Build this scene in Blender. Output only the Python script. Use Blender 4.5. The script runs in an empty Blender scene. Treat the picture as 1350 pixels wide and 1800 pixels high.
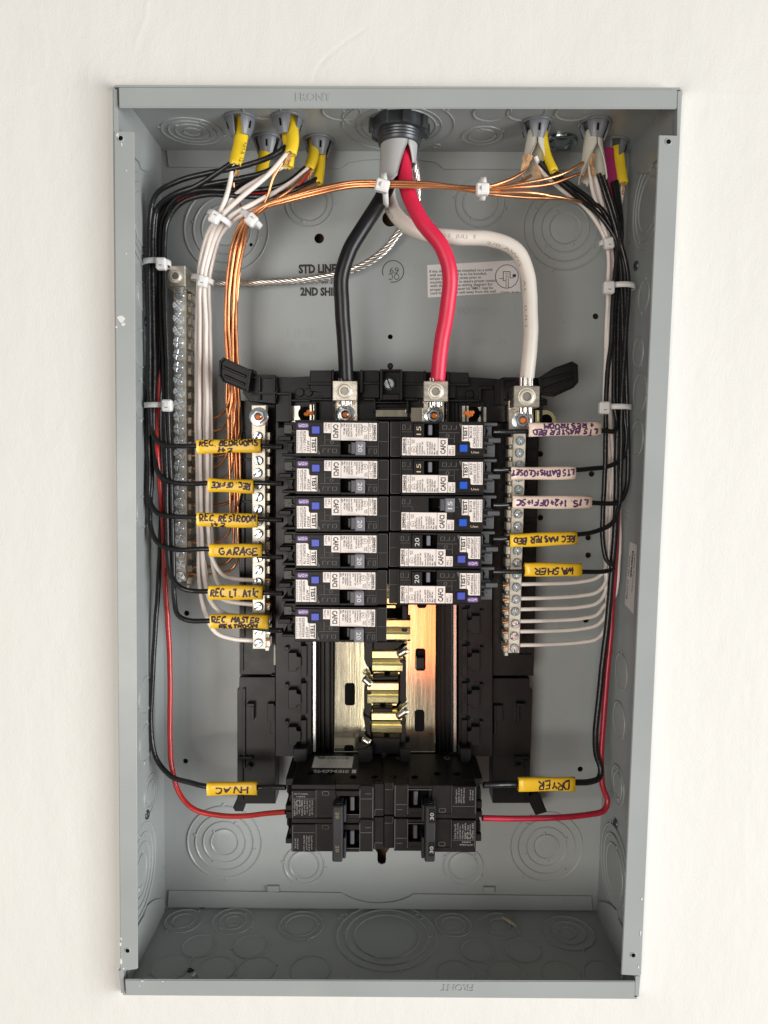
import bpy, bmesh, math, random
from mathutils import Vector, Matrix
random.seed(7)
S = bpy.context.scene
COL = S.collection
PI = math.pi

# ------------------------------------------------------------------ camera
# all lengths below are millimetres (turned to metres when a mesh is made); x right, y into the wall, z up,
# the front rim of the box lies at y = 0 and its back at y = 98
F = 1272.3
CAM = Vector((-1.87, -481.6, 71.16))
ca, cb, cc = .0756, .0059, -.0021
Rx = Matrix(((1,0,0),(0,math.cos(ca),-math.sin(ca)),(0,math.sin(ca),math.cos(ca))))
Ry = Matrix(((math.cos(cb),0,math.sin(cb)),(0,1,0),(-math.sin(cb),0,math.cos(cb))))
Rz = Matrix(((math.cos(cc),-math.sin(cc),0),(math.sin(cc),math.cos(cc),0),(0,0,1)))
RC = Rz @ Ry @ Rx
RIGHT, FWD, UP = RC[0].copy(), RC[1].copy(), RC[2].copy()
cd = bpy.data.cameras.new('camera'); cam = bpy.data.objects.new('camera', cd); COL.objects.link(cam)
cd.sensor_fit = 'VERTICAL'; cd.sensor_height = 36; cd.sensor_width = 27; cd.lens = F*36/1800
cd.clip_start = .01; cd.clip_end = 50
m = Matrix((RIGHT, UP, -FWD)).transposed().to_4x4(); m.translation = CAM*.001
cam.matrix_world = m
S.camera = cam
S.render.resolution_x, S.render.resolution_y = 768, 1024

# ------------------------------------------------------------------ light: a bright room, a window low on the right, added fill and reflection lights
W = bpy.data.worlds.new('World'); S.world = W; W.use_nodes = True
bg = W.node_tree.nodes['Background']; bg.inputs[0].default_value = (1, .92, .83, 1); bg.inputs[1].default_value = .17
def area(name, loc, target, sx, sy, power, col):
    l = bpy.data.lights.new(name, 'AREA'); l.shape = 'RECTANGLE'; l.size = sx; l.size_y = sy; l.energy = power; l.color = col
    o = bpy.data.objects.new(name, l); COL.objects.link(o)
    o.location = loc; o.rotation_euler = (Vector(target)-Vector(loc)).to_track_quat('-Z', 'Y').to_euler()
    return o
area('window_light', (3.1, -1.95, -.62), (0, 0, -.05), 1.9, 2.2, 152, (.985, 1, 1))
area('front_fill_light', (-.85, -2.2, -.35), (0, 0, 0), 1.0, 1.2, 27, (1, .95, .88))  # unseen fill added in front to lift the shaded ground bar
area('orange_reflection_light', (.13, -1.9, -.52), (0, 0, -.1), .14, .28, .62, (1, .17, .035))  # added only for the orange reflection in the right bus bar, no real lamp
area('stab_glint_light', (-.012, -1.9, -.66), (0, 0, -.1), .08, .55, .55, (1, .93, .70))  # added strip that puts bright highlights on the stabs, no real lamp
S.view_settings.view_transform = 'Standard'; S.view_settings.look = 'None'
S.view_settings.exposure = .12; S.view_settings.gamma = 1
S.render.engine = 'CYCLES'

# ------------------------------------------------------------------ helpers
SH = .0128                       # the box sits slightly out of square
def ray(px, py): return RIGHT*((px-675)/F) + UP*((900-py)/F) + FWD
def at(px, py, Y):               # the point at depth Y seen at a photograph pixel
    d = ray(px, py); return CAM + d*((Y-CAM.y)/d.y)
def atz(px, py, Z):
    d = ray(px, py); return CAM + d*((Z-CAM.z)/d.z)
def atx(px, py, X):
    d = ray(px, py); return CAM + d*((X+SH*CAM.z-CAM.x)/(d.x-SH*d.z))
def bx(x, y, z): return Vector((x+SH*z, y, z))

class MB:
    def __init__(s): s.v = []; s.f = []; s.sm = []; s.mi = []; s.cur = 0
    def add(s, vs, fs, smooth=False):
        o = len(s.v); s.v += [Vector(v) for v in vs]
        for f in fs: s.f.append([i+o for i in f]); s.sm.append(smooth); s.mi.append(s.cur)
        return s
    def frombm(s, bm, smooth=False):
        bm.verts.index_update()
        s.add([v.co.copy() for v in bm.verts], [[v.index for v in f.verts] for f in bm.faces], smooth); bm.free(); return s
    def box(s, x0, x1, y0, y1, z0, z1, b=0.0):
        if x0 > x1: x0, x1 = x1, x0
        if y0 > y1: y0, y1 = y1, y0
        if z0 > z1: z0, z1 = z1, z0
        b = min(b, (x1-x0)*.3, (y1-y0)*.3, (z1-z0)*.3)
        if b <= 0:
            vs = [(x, y, z) for x in (x0, x1) for y in (y0, y1) for z in (z0, z1)]
            return s.add(vs, [(0,1,3,2),(4,6,7,5),(0,4,5,1),(2,3,7,6),(0,2,6,4),(1,5,7,3)])
        X, Y, Z = (x0, x1), (y0, y1), (z0, z1); vs = []; ix = {}
        for i in (0,1):
            for j in (0,1):
                for k in (0,1):
                    for a in range(3):
                        d = [0,0,0]
                        for q in range(3):
                            if q != a: d[q] = b
                        sg = [1-2*i, 1-2*j, 1-2*k]
                        ix[i,j,k,a] = len(vs); vs.append((X[i]+sg[0]*d[0], Y[j]+sg[1]*d[1], Z[k]+sg[2]*d[2]))
        fs = []
        for a in range(3):
            p, q = [t for t in range(3) if t != a]
            for e in (0,1):
                def key(u, w): t = [0,0,0]; t[a] = e; t[p] = u; t[q] = w; return tuple(t)
                fs.append([ix[key(u,w)+(a,)] for u, w in ((0,0),(1,0),(1,1),(0,1))])
        for a in range(3):       # edges along axis a
            p, q = [t for t in range(3) if t != a]
            for u in (0,1):
                for w in (0,1):
                    def key(e): t = [0,0,0]; t[a] = e; t[p] = u; t[q] = w; return tuple(t)
                    fs.append([ix[key(0)+(p,)], ix[key(1)+(p,)], ix[key(1)+(q,)], ix[key(0)+(q,)]])
        for i in (0,1):
            for j in (0,1):
                for k in (0,1): fs.append([ix[i,j,k,0], ix[i,j,k,1], ix[i,j,k,2]])
        return s.add(vs, fs)
    def prism(s, pts, y0, y1, b=0.0):          # pts (x, z) outline, extruded from y0 (front) to y1
        bm = bmesh.new(); n = len(pts)
        a = [bm.verts.new((p[0], y0, p[1])) for p in pts]; c = [bm.verts.new((p[0], y1, p[1])) for p in pts]
        f = bm.faces.new(a); bm.faces.new(c[::-1])
        for i in range(n): bm.faces.new((a[i], c[i], c[(i+1)%n], a[(i+1)%n]))
        if b > 0: bmesh.ops.bevel(bm, geom=list(f.edges), offset=b, segments=1, affect='EDGES', clamp_overlap=True)
        bmesh.ops.recalc_face_normals(bm, faces=bm.faces)
        return s.frombm(bm)
    def pp(s, pix, y0, y1, b=0.25):            # the same from photograph pixels measured on the front face
        return s.prism([(lambda q: (q.x, q.z))(at(x, y, y0)) for x, y in pix], y0, y1, b)
    def rect(s, x0, y0, x1, y1, Y0, Y1, b=0.25): return s.pp([(x0,y0),(x1,y0),(x1,y1),(x0,y1)], Y0, Y1, b)
    def lathe(s, c, axis, prof, n=24, smooth=True, a0=0, a1=2*PI, hexed=False):   # prof: (radius, height along axis)
        c = Vector(c); w = Vector(axis).normalized(); u = w.orthogonal().normalized(); t = w.cross(u)
        closed = abs(a1-a0-2*PI) < 1e-6; m_ = n if closed else n+1
        vs = []
        for r, h in prof:
            for i in range(m_):
                a = a0+(a1-a0)*i/n; vs.append(c+w*h+(u*math.cos(a)+t*math.sin(a))*r)
        fs = []
        for j in range(len(prof)-1):
            for i in range(n):
                k = (i+1) % m_
                fs.append((j*m_+i, j*m_+k, (j+1)*m_+k, (j+1)*m_+i))
        return s.add(vs, fs, smooth)
    def cyl(s, c, axis, r, h, n=20, ch=.15, smooth=False):   # solid with chamfered top; base at c
        ch = min(ch, r*.4, abs(h)*.4)
        return s.lathe(c, axis, [(0.001,0),(r,0),(r,h-ch),(r-ch,h),(0.001,h)], n, smooth)
    def tube(s, path, r, n=10, cap=True, prof=None):
        fr = frames(path); vs = []; fs = []; L = len(path)
        for i, (p, t, u, w) in enumerate(fr):
            rr = r if prof is None else prof(i/(L-1))*r
            for k in range(n):
                a = 2*PI*k/n; vs.append(p+(u*math.cos(a)+w*math.sin(a))*rr)
        for i in range(L-1):
            for k in range(n): fs.append((i*n+k, i*n+(k+1)%n, (i+1)*n+(k+1)%n, (i+1)*n+k))
        s.add(vs, fs, True)
        if cap: s.add([vs[k] for k in range(n)], [list(range(n))[::-1]]); s.add([vs[(L-1)*n+k] for k in range(n)], [list(range(n))])
        return s
    def xf(s, fn): s.v = [Vector(fn(v)) for v in s.v]; return s

def frames(path):
    out = []; L = len(path); u = None
    for i in range(L):
        t = (path[min(i+1, L-1)]-path[max(i-1, 0)]).normalized()
        if u is None:
            u = Vector((0,-1,0)) if abs(t.y) < .9 else Vector((1,0,0))
        u = (u-t*u.dot(t)).normalized(); out.append((path[i], t, u, t.cross(u)))
    return out
def spline(P, step=3.0):
    P = [Vector(p) for p in P]; Q = [P[0]*2-P[1]]+P+[P[-1]*2-P[-2]]; out = []
    for i in range(1, len(Q)-2):
        a, b, c, d = Q[i-1], Q[i], Q[i+1], Q[i+2]
        t0 = 0; t1 = t0+max((b-a).length, 1e-3)**.5; t2 = t1+max((c-b).length, 1e-3)**.5; t3 = t2+max((d-c).length, 1e-3)**.5
        n = max(2, int((c-b).length/step))
        for k in range(n):
            t = t1+(t2-t1)*k/n
            A1 = a*((t1-t)/(t1-t0))+b*((t-t0)/(t1-t0)); A2 = b*((t2-t)/(t2-t1))+c*((t-t1)/(t2-t1)); A3 = c*((t3-t)/(t3-t2))+d*((t-t2)/(t3-t2))
            B1 = A1*((t2-t)/(t2-t0))+A2*((t-t0)/(t2-t0)); B2 = A2*((t3-t)/(t3-t1))+A3*((t-t1)/(t3-t1))
            out.append(B1*((t2-t)/(t2-t1))+B2*((t-t1)/(t2-t1)))
    out.append(P[-1]); return out
def pix_path(pts, step=3.0): return spline([at(*p) for p in pts], step)

def make(name, mb, mat, parent=None, origin=None, local=False):
    """one mesh object; mb in world mm (or in the parent's own mm when local)"""
    mats = mat if isinstance(mat, (list, tuple)) else [mat]
    if local: off = Vector((0,0,0))
    elif parent is not None: off = parent['_o'] if '_o' in parent else Vector((0,0,0)); off = Vector(off)
    else:
        if origin is None:
            xs = [v.x for v in mb.v]; ys = [v.y for v in mb.v]; zs = [v.z for v in mb.v]
            origin = ((min(xs)+max(xs))/2, (min(ys)+max(ys))/2, min(zs))
        off = Vector(origin)
    me = bpy.data.meshes.new(name)
    me.from_pydata([(v-off)*.001 for v in mb.v], [], mb.f)
    for mm_ in mats: me.materials.append(mm_)
    me.polygons.foreach_set('use_smooth', mb.sm)
    if len(mats) > 1: me.polygons.foreach_set('material_index', mb.mi)
    me.update()
    o = bpy.data.objects.new(name, me); COL.objects.link(o)
    if parent is not None:
        o.parent = parent; o['_o'] = tuple(off)
    else: o.location = off*.001; o['_o'] = tuple(off)
    return o
def thing(name, label, cat, loc, group=None):
    o = bpy.data.objects.new(name, None); COL.objects.link(o); o.empty_display_size = .01
    o.location = Vector(loc)*.001; o['_o'] = tuple(loc); tag(o, label, cat, group); return o
def tag(o, label=None, cat=None, group=None, kind=None):
    if label: o['label'] = label
    if cat: o['category'] = cat
    if group: o['group'] = group
    if kind: o['kind'] = kind
    return o
def copy_tree(o, parent=None):
    c = o.copy(); COL.objects.link(c); c.parent = parent
    for ch in list(o.children): copy_tree(ch, c)
    return c

_tc = {}
def text2d(st, bold=0.0):
    k = (st, bold)
    if k not in _tc:
        cu = bpy.data.curves.new('t', 'FONT'); cu.body = st; cu.size = 1; cu.resolution_u = 2; cu.offset = bold; cu.fill_mode = 'FRONT'
        o = bpy.data.objects.new('t', cu); me = bpy.data.meshes.new_from_object(o)
        vs = [(v.co.x, v.co.y) for v in me.vertices]; fs = [list(p.vertices) for p in me.polygons]
        x0 = min([v[0] for v in vs] or [0]); x1 = max([v[0] for v in vs] or [1])
        bpy.data.objects.remove(o); bpy.data.curves.remove(cu); bpy.data.meshes.remove(me)
        _tc[k] = ([(x-x0, y) for x, y in vs], fs, max(x1-x0, .01))
    return _tc[k]
def put_text(mb, st, org, right, up, h, width=None, bold=0.0, align='L', lift=0):
    """print st: org = left end of the baseline, h = capital height in mm, width squeezes or stretches"""
    vs, fs, w = text2d(st, bold); k = h/.69; kx = k if width is None else width/w
    org = Vector(org); right = Vector(right).normalized(); up = Vector(up).normalized()
    if align == 'C': org = org-right*(w*kx/2)
    nn = right.cross(up)
    if lift:
        n = len(vs); e = {}
        V = [org+right*(x*kx)+up*(y*k) for x, y in vs]
        V2 = [v+nn*lift for v in V]
        for f in fs:
            for i in range(len(f)):
                a, b = f[i], f[(i+1) % len(f)]; e[a, b] = 1
        side = [(a, b, b+n, a+n) for a, b in e if (b, a) not in e]
        mb.add(V+V2, [[i+n for i in f] for f in fs]+side)
    else: mb.add([org+right*(x*kx)+up*(y*k) for x, y in vs], fs)
    return w*kx

# ------------------------------------------------------------------ materials
def mat(name, col, rough=.5, metal=0.0, var=.06, vs=60, bump=0.0, bs=400, bd=.0002, coat=0.0, spec=.5, aniso=None, rv=0.0, col2=None, vdet=3, emit=None):
    M = bpy.data.materials.new(name); M.use_nodes = True; nt = M.node_tree; N = nt.nodes; L = nt.links
    P = N['Principled BSDF']; P.inputs['Roughness'].default_value = rough; P.inputs['Metallic'].default_value = metal
    P.inputs['Coat Weight'].default_value = coat; P.inputs['Coat Roughness'].default_value = .15; P.inputs['Specular IOR Level'].default_value = spec
    tc = N.new('ShaderNodeTexCoord')
    mp = N.new('ShaderNodeMapping'); L.new(tc.outputs['Object'], mp.inputs[0])
    if aniso: mp.inputs['Scale'].default_value = aniso
    n = N.new('ShaderNodeTexNoise'); n.inputs['Scale'].default_value = vs; n.inputs['Detail'].default_value = vdet; L.new(mp.outputs[0], n.inputs[0])
    r = N.new('ShaderNodeValToRGB'); e = r.color_ramp.elements
    c2 = col2 or tuple(min(1, c*(1+var)) for c in col); c1 = tuple(c*(1-var) for c in col) if not col2 else col
    e[0].position = .35; e[1].position = .65; e[0].color = (*c1, 1); e[1].color = (*c2, 1)
    L.new(n.outputs[0], r.inputs[0]); L.new(r.outputs[0], P.inputs['Base Color'])
    if rv:
        q = N.new('ShaderNodeMapRange'); q.inputs[3].default_value = max(0.02, rough-rv); q.inputs[4].default_value = rough+rv
        n2 = N.new('ShaderNodeTexNoise'); n2.inputs['Scale'].default_value = vs*2.3; n2.inputs['Detail'].default_value = 5; L.new(mp.outputs[0], n2.inputs[0])
        L.new(n2.outputs[0], q.inputs[0]); L.new(q.outputs[0], P.inputs['Roughness'])
    if bump:
        b = N.new('ShaderNodeBump'); b.inputs['Strength'].default_value = bump; b.inputs['Distance'].default_value = bd
        n3 = N.new('ShaderNodeTexNoise'); n3.inputs['Scale'].default_value = bs; n3.inputs['Detail'].default_value = 4; L.new(mp.outputs[0], n3.inputs[0])
        L.new(n3.outputs[0], b.inputs['Height']); L.new(b.outputs[0], P.inputs['Normal'])
    return M
PAINT = mat('grey_enamel', (.335,.358,.357), .32, var=.05, vs=11, vdet=8, bump=.16, bs=700, bd=.00014, rv=.14, spec=.45)
WALLM = mat('plaster_paint', (.735,.730,.702), .6, var=.012, vs=9, bump=.6, bs=55, bd=.0011, aniso=(1,1,.6), spec=.3)
def brush_strokes(M):       # fine upright roller and brush marks on top of the soft plaster relief
    nt = M.node_tree; N = nt.nodes; L = nt.links; P = N['Principled BSDF']; b0 = [n for n in N if n.type == 'BUMP'][0]; tc = [n for n in N if n.type == 'TEX_COORD'][0]
    mp = N.new('ShaderNodeMapping'); mp.inputs['Scale'].default_value = (1, 1, .035); L.new(tc.outputs['Object'], mp.inputs[0])
    n = N.new('ShaderNodeTexNoise'); n.inputs['Scale'].default_value = 420; n.inputs['Detail'].default_value = 2; L.new(mp.outputs[0], n.inputs[0])
    b = N.new('ShaderNodeBump'); b.inputs['Strength'].default_value = .2; b.inputs['Distance'].default_value = .00014; L.new(n.outputs[0], b.inputs['Height']); L.new(b0.outputs[0], b.inputs['Normal'])
    n2 = N.new('ShaderNodeTexNoise'); n2.inputs['Scale'].default_value = 900; n2.inputs['Detail'].default_value = 3; L.new(tc.outputs['Object'], n2.inputs[0])
    b2 = N.new('ShaderNodeBump'); b2.inputs['Strength'].default_value = .5; b2.inputs['Distance'].default_value = .0003; L.new(n2.outputs[0], b2.inputs['Height']); L.new(b.outputs[0], b2.inputs['Normal']); L.new(b2.outputs[0], P.inputs['Normal'])
brush_strokes(WALLM)
CHIP = mat('bare_chip', (.72,.72,.70), .5)
BLACK = mat('black_plastic', (.006,.0055,.006), .34, spec=.32, var=.25, vs=40, bump=.1, bs=900, bd=.0001, rv=.1)
BLACK2 = mat('black_breaker_plastic', (.008,.0072,.0072), .40, spec=.28, var=.2, vs=70, bump=.15, bs=1200, bd=.0001, rv=.12)
EMB = mat('lighter_edge_plastic', (.085,.08,.078), .45)  # lighter than the black plastic, for raised marks and edge lines
TIEH = mat('black_handle_plastic', (.022,.023,.026), .4, spec=.45, var=.15)
DGREY = mat('grey_and_lit_plastic', (.075,.077,.083), .45)
GREYH = mat('grey_handle_plastic', (.17,.17,.20), .4, bump=.1, bs=900)
HOLE = mat('recess_shade', (.004,.004,.004), .8, spec=.08)  # near-black patches that put the shade of holes and slots into the colour
GREYC = mat('grey_connector_plastic', (.18,.19,.212), .34, var=.1)
TIN = mat('tin_plate', (.80,.75,.66), .3, 1, var=.1, vs=45, bump=.15, bs=500, rv=.12, aniso=(1,1,4))
TIN2 = mat('tinned_aluminium_bar', (.70,.655,.56), .42, .55, var=.1, vs=90, bump=.25, bs=600, rv=.1)
BUS = mat('tinned_bus_bar', (.84,.79,.64), .13, 1, var=.14, vs=26, vdet=7, bump=.10, bs=120, rv=.06, aniso=(8,1,.5))
STAB = mat('polished_stab', (.95,.87,.52), .17, 1, var=.06, bump=.08)
ZINC = mat('zinc_screw', (.62,.69,.72), .24, .75, var=.15, vs=300, rv=.1)
GSCREW = mat('lit_zinc_screw', (.86,.94,.98), .2, .45, var=.15, vs=300, rv=.1)  # zinc made paler for the ground bar, missing light put into the colour
ZINC2 = mat('zinc_nut', (.55,.57,.60), .3, 1, var=.15, vs=200, rv=.1)
SLOT = mat('screw_socket', (.35,.33,.29), .4, .9)
STEEL = mat('steel_strip', (.78,.80,.80), .25, 1)
DIEC = mat('die_cast_zinc', (.085,.092,.10), .36, .6, var=.2, vs=120, bump=.4, bs=500)
COPPER = mat('bare_copper', (.88,.42,.20), .3, .95, var=.16, vs=70, rv=.1, bump=.12, bs=150, bd=.0002)
COPPER2 = mat('dull_copper', (.66,.28,.13), .36, .95, var=.22, vs=90, rv=.12, bump=.15, bs=180, bd=.0002)
ALUM = mat('bare_aluminium_strand', (.80,.77,.73), .3, 1, var=.12, vs=100, rv=.1)
BWIRE = mat('black_nylon_wire', (.008,.008,.009), .34, var=.3, vs=200, bump=.6, bs=620, bd=.0005, coat=.2, spec=.4)
BCABLE = mat('black_cable', (.007,.007,.009), .36, spec=.36, var=.25, vs=60, bump=.12, bs=300, rv=.08)
WWIRE = mat('white_nylon_wire', (.84,.765,.715), .34, var=.05, vs=80, bump=.25, bs=420, bd=.0003, coat=.25)
WCABLE = mat('white_cable', (.70,.655,.59), .45, var=.04, vs=50, bump=.1, bs=250)
RWIRE = mat('red_nylon_wire', (.50,.022,.018), .3, var=.12, vs=120, bump=.3, bs=420, bd=.0003, coat=.4)
CRIM = mat('crimson_wire', (.42,.012,.035), .34, var=.1, vs=120, bump=.2, bs=420, coat=.2)
RCABLE = mat('crimson_cable', (.66,.018,.065), .42, var=.07, vs=60, bump=.12, bs=350)
YJACK = mat('yellow_jacket', (.80,.56,.02), .42, var=.06, vs=90, bump=.2, bs=200, bd=.0004)
WJACK = mat('white_jacket', (.66,.64,.56), .45, var=.05, vs=90, bump=.2, bs=200, bd=.0004)
MJACK = mat('magenta_jacket', (.50,.03,.17), .45, var=.06)
GJACK = mat('grey_jacket', (.44,.44,.445), .48, var=.06, vs=40, bump=.15, bs=250)
PAPER = mat('brown_paper_filler', (.50,.30,.15), .8, var=.2, vs=200, bump=.5, bs=500)
NYLON = mat('white_nylon_tie', (.80,.79,.78), .38, var=.02); NYLON.node_tree.nodes['Principled BSDF'].inputs['Subsurface Weight'].default_value = .15; NYLON.node_tree.nodes['Principled BSDF'].inputs['Subsurface Radius'].default_value = (.002,.002,.002)
YSLEEVE = mat('yellow_sleeve', (.80,.48,.012), .4, var=.05, vs=110, bump=.12, bs=250, coat=.15)
PSLEEVE = mat('pale_sleeve', (.78,.61,.51), .42, var=.04, vs=110, bump=.12, bs=250, coat=.15)
INKP = mat('marker_ink', (.028,.007,.016), .5); INKV = mat('violet_marker_ink', (.070,.016,.10), .5)
LABEL = mat('label_paper', (.80,.73,.69), .3, var=.025, vs=60, coat=.3)
INK = mat('black_print', (.02,.018,.018), .5); INKW = mat('white_print', (.62,.62,.62), .5); INKG = mat('gold_print', (.55,.45,.30), .5)
INKD = mat('dim_gold_print', (.26,.19,.11), .5); INKL = mat('faint_print', (.32,.31,.30), .6); INKB = mat('grey_print', (.15,.15,.16), .5)
PURPLE = mat('purple_label', (.15,.06,.29), .35, var=.05); BLUE = mat('blue_button', (.06,.085,.48), .36, var=.06); BLUE2 = mat('bright_blue_button', (.01,.09,.56), .36, var=.06)
ORANGE = mat('orange_torque_paint', (.80,.19,.015), .5, var=.1)
STICK = mat('white_sticker', (.72,.70,.69), .35, var=.02, coat=.2)
GLASSY = mat('mirror_zinc_plug', (.42,.50,.50), .12, 1)
SPLINT = mat('wood_splinter', (.6,.5,.38), .7)
# ------------------------------------------------------------------ the wall, a skim-coated sheet cut out round the box
BW, BH, BD = 181.0, 306.5, 98.0
YW = 11.0
from mathutils import noise as mnoise
def seg_dist(p, a, b):
    ab = b-a; t = max(0, min(1, (p-a).dot(ab)/max(ab.length_squared, 1e-9))); return (p-a-ab*t).length
ridges = []
for pts, h, w in (([(257,0),(254,26),(243,52),(236,83)], .55, 1.1), ([(210,0),(212,60),(213,125)], .16, 1.5), ([(67,5),(73,60),(78,114)], .2, 1.8), ([(352,5),(280,52),(223,124)], .14, 1.6),
                  ([(643,47),(612,67),(570,101),(555,124),(551,145)], -.6, .9), ([(153,124),(157,148)], .35, 1.2), ([(205,140),(215,139),(222,137),(220,150)], .5, 1.2), ([(20,165),(45,150),(85,138)], .2, 2),
                  ([(1192,157),(1260,161),(1345,167)], .25, 1.5), ([(1212,173),(1248,173),(1247,213)], .35, 1.3), ([(1212,173),(1200,222)], .3, 1.5), ([(1195,400),(1200,483),(1207,550)], .25, 1.4),
                  ([(1210,1388),(1292,1388),(1292,1394)], -.35, 1.2), ([(1313,1200),(1311,1420),(1314,1650)], .2, 1.6), ([(1325,1200),(1322,1400)], .15, 1.6), ([(1276,1300),(1278,1600)], .12, 1.6),
                  ([(160,1765),(190,1757),(222,1772)], .3, 1.3), ([(700,1772),(780,1785)], .2, 1.6), ([(1090,75),(1150,77)], .2, 1.5), ([(330,110),(326,150)], .15, 1.5), ([(470,95),(468,150)], .12, 2)):
    P = [at(x, y, 9) for x, y in pts]; P = [Vector((p.x, p.z)) for p in P]
    ridges.append((P, h, w, min(p.x for p in P)-w*3, max(p.x for p in P)+w*3, min(p.y for p in P)-w*3, max(p.y for p in P)+w*3))
def lin(a, b, n): return [a+(b-a)*i/n for i in range(n)]
wx = lin(-900,-280,8)+lin(-280,-BW-1.2,80)+lin(-BW-1.2,BW+1.2,280)+lin(BW+1.2,280,66)+lin(280,900,8)+[900]
wz = lin(-900,-380,8)+lin(-380,-BH-1.2,40)+lin(-BH-1.2,BH+1.2,230)+lin(BH+1.2,395,76)+lin(395,900,8)+[900]
def wall_y(x, z, ux):
    y = YW+mnoise.noise(Vector((x/90, z/140, 3)))*.45+mnoise.noise(Vector((x/22, z/45, 9)))*.10
    dx = max(0, abs(ux)-BW); dz = max(0, abs(z)-BH)       # the skim coat is built up towards the rim of the box
    tt = max(0, min(1, ux/(2*BW)+.5)); tt = tt*tt*(3-2*tt)
    y -= (8.4-5.2*tt)*math.exp(-((math.hypot(dx, dz)/(15+7*tt))**1.2))*(.35+.65*(dx*dx+2)/(dx*dx+dz*dz*1.5+2))
    for P, h, w, xa, xb, za, zb in ridges:
        if xa < x < xb and za < z < zb:
            p = Vector((x, z)); d = min(seg_dist(p, P[i], P[i+1]) for i in range(len(P)-1))
            y -= h*.55*math.exp(-(d/w)**2)*(.6+.5*mnoise.noise(Vector((x/5, z/5, 1))))
    return y
wb = MB(); idx = {}
for i, x in enumerate(wx):
    for j, z in enumerate(wz):
        inside = abs(x) < BW+1 and abs(z) < BH+1
        if inside: continue
        q = bx(x, 0, z); idx[i, j] = len(wb.v); wb.v.append(Vector((q.x, wall_y(q.x, z, x), z)))
for i in range(len(wx)-1):
    for j in range(len(wz)-1):
        k = [(i,j),(i+1,j),(i+1,j+1),(i,j+1)]
        if all(t in idx for t in k):
            if abs((wx[i]+wx[i+1])/2) < BW+1 and abs((wz[j]+wz[j+1])/2) < BH+1: continue
            wb.f.append([idx[t] for t in k]); wb.sm.append(True); wb.mi.append(0)
# the cut edge of the board, running back along the box
c = [bx(-BW-1.2,0,-BH-1.2), bx(BW+1.2,0,-BH-1.2), bx(BW+1.2,0,BH+1.2), bx(-BW-1.2,0,BH+1.2)]
wb.add([Vector((p.x,2.5,p.z)) for p in c]+[Vector((p.x,YW+14,p.z)) for p in c], [(i,(i+1)%4,4+(i+1)%4,4+i) for i in range(4)])
tag(make('wall', wb, WALLM, origin=(0,YW,-900)), 'off white skim coated plaster wall around the box', kind='structure')
cv = MB(); cv.box(-195,195,112,150,-320,320); tag(make('wall_cavity', cv, mat('cavity_wood', (.10,.055,.03), .8)), 'dark stud cavity behind the box', kind='structure')

# ------------------------------------------------------------------ the box
BOX = thing('panel_enclosure', 'large open grey steel electrical box set in the wall', 'electrical box', bx(0,BD,-BH))
T = 1.4
holes = [(561,419,8.3),(686,384,13.5),(686,592,4.2),(1047,556,5),(326,1338,4.6),(1020,1352,4.8),(328,1078,4.8),(1040,833,5),(1034,945,5),(1034,976,5),(1030,1090,5),(950,798,5),(950,910,5),(441,430,3)]
bm = bmesh.new()
def loop(pts):
    vs = [bm.verts.new(p) for p in pts]; return [bm.edges.new((vs[i], vs[(i+1) % len(vs)])) for i in range(len(vs))]
ed = loop([bx(-BW,BD,-BH), bx(BW,BD,-BH), bx(BW,BD,BH), bx(-BW,BD,BH)])
for x, y, r in holes:
    q = at(x, y, BD); rr = r/2.15
    ed += loop([q+Vector((math.cos(a*PI/9)*rr, 0, math.sin(a*PI/9)*rr)) for a in range(18)])
q = at(671,1512,BD)       # keyhole
ed += loop([q+Vector(v) for v in ((-3.6,0,0),(-3,0,-2.6),(0,0,-3.8),(3,0,-2.6),(3.6,0,0),(3.6,0,6),(7,0,11),(7,0,17),(0,0,20),(-7,0,17),(-7,0,11),(-3.6,0,6))])
bmesh.ops.triangle_fill(bm, edges=ed, use_beauty=True, use_dissolve=False)
ex = bmesh.ops.extrude_face_region(bm, geom=list(bm.faces))
for v in ex['geom']:
    if isinstance(v, bmesh.types.BMVert): v.co.y += T
bmesh.ops.recalc_face_normals(bm, faces=bm.faces)
make('back_panel', MB().frombm(bm), PAINT, BOX)
def slab(name, pts, nrm, t=T, m=PAINT, parent=None, b=0):
    bm = bmesh.new(); vs = [bm.verts.new(p) for p in pts]; f = bm.faces.new(vs)
    ex = bmesh.ops.extrude_face_region(bm, geom=[f])
    for v in ex['geom']:
        if isinstance(v, bmesh.types.BMVert): v.co += Vector(nrm)*t
    bmesh.ops.recalc_face_normals(bm, faces=bm.faces)
    if b: bmesh.ops.bevel(bm, geom=list(bm.edges), offset=b, segments=2, affect='EDGES', clamp_overlap=True)
    return make(name, MB().frombm(bm), m, parent or BOX)
tw = slab('top_wall', [bx(-BW,.8,BH), bx(BW,.8,BH), bx(BW,BD,BH), bx(-BW,BD,BH)], (0,0,1))
fw = slab('bottom_wall', [bx(-BW,.8,-BH), bx(BW,.8,-BH), bx(BW,BD,-BH), bx(-BW,BD,-BH)], (0,0,-1))
lw = slab('side_wall', [bx(-BW,1,-BH), bx(-BW,1,BH), bx(-BW,BD,BH), bx(-BW,BD,-BH)], (-1,0,0))
rw = slab('side_wall', [bx(BW,1,-BH), bx(BW,1,BH), bx(BW,BD,BH), bx(BW,BD,-BH)], (1,0,0))
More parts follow.
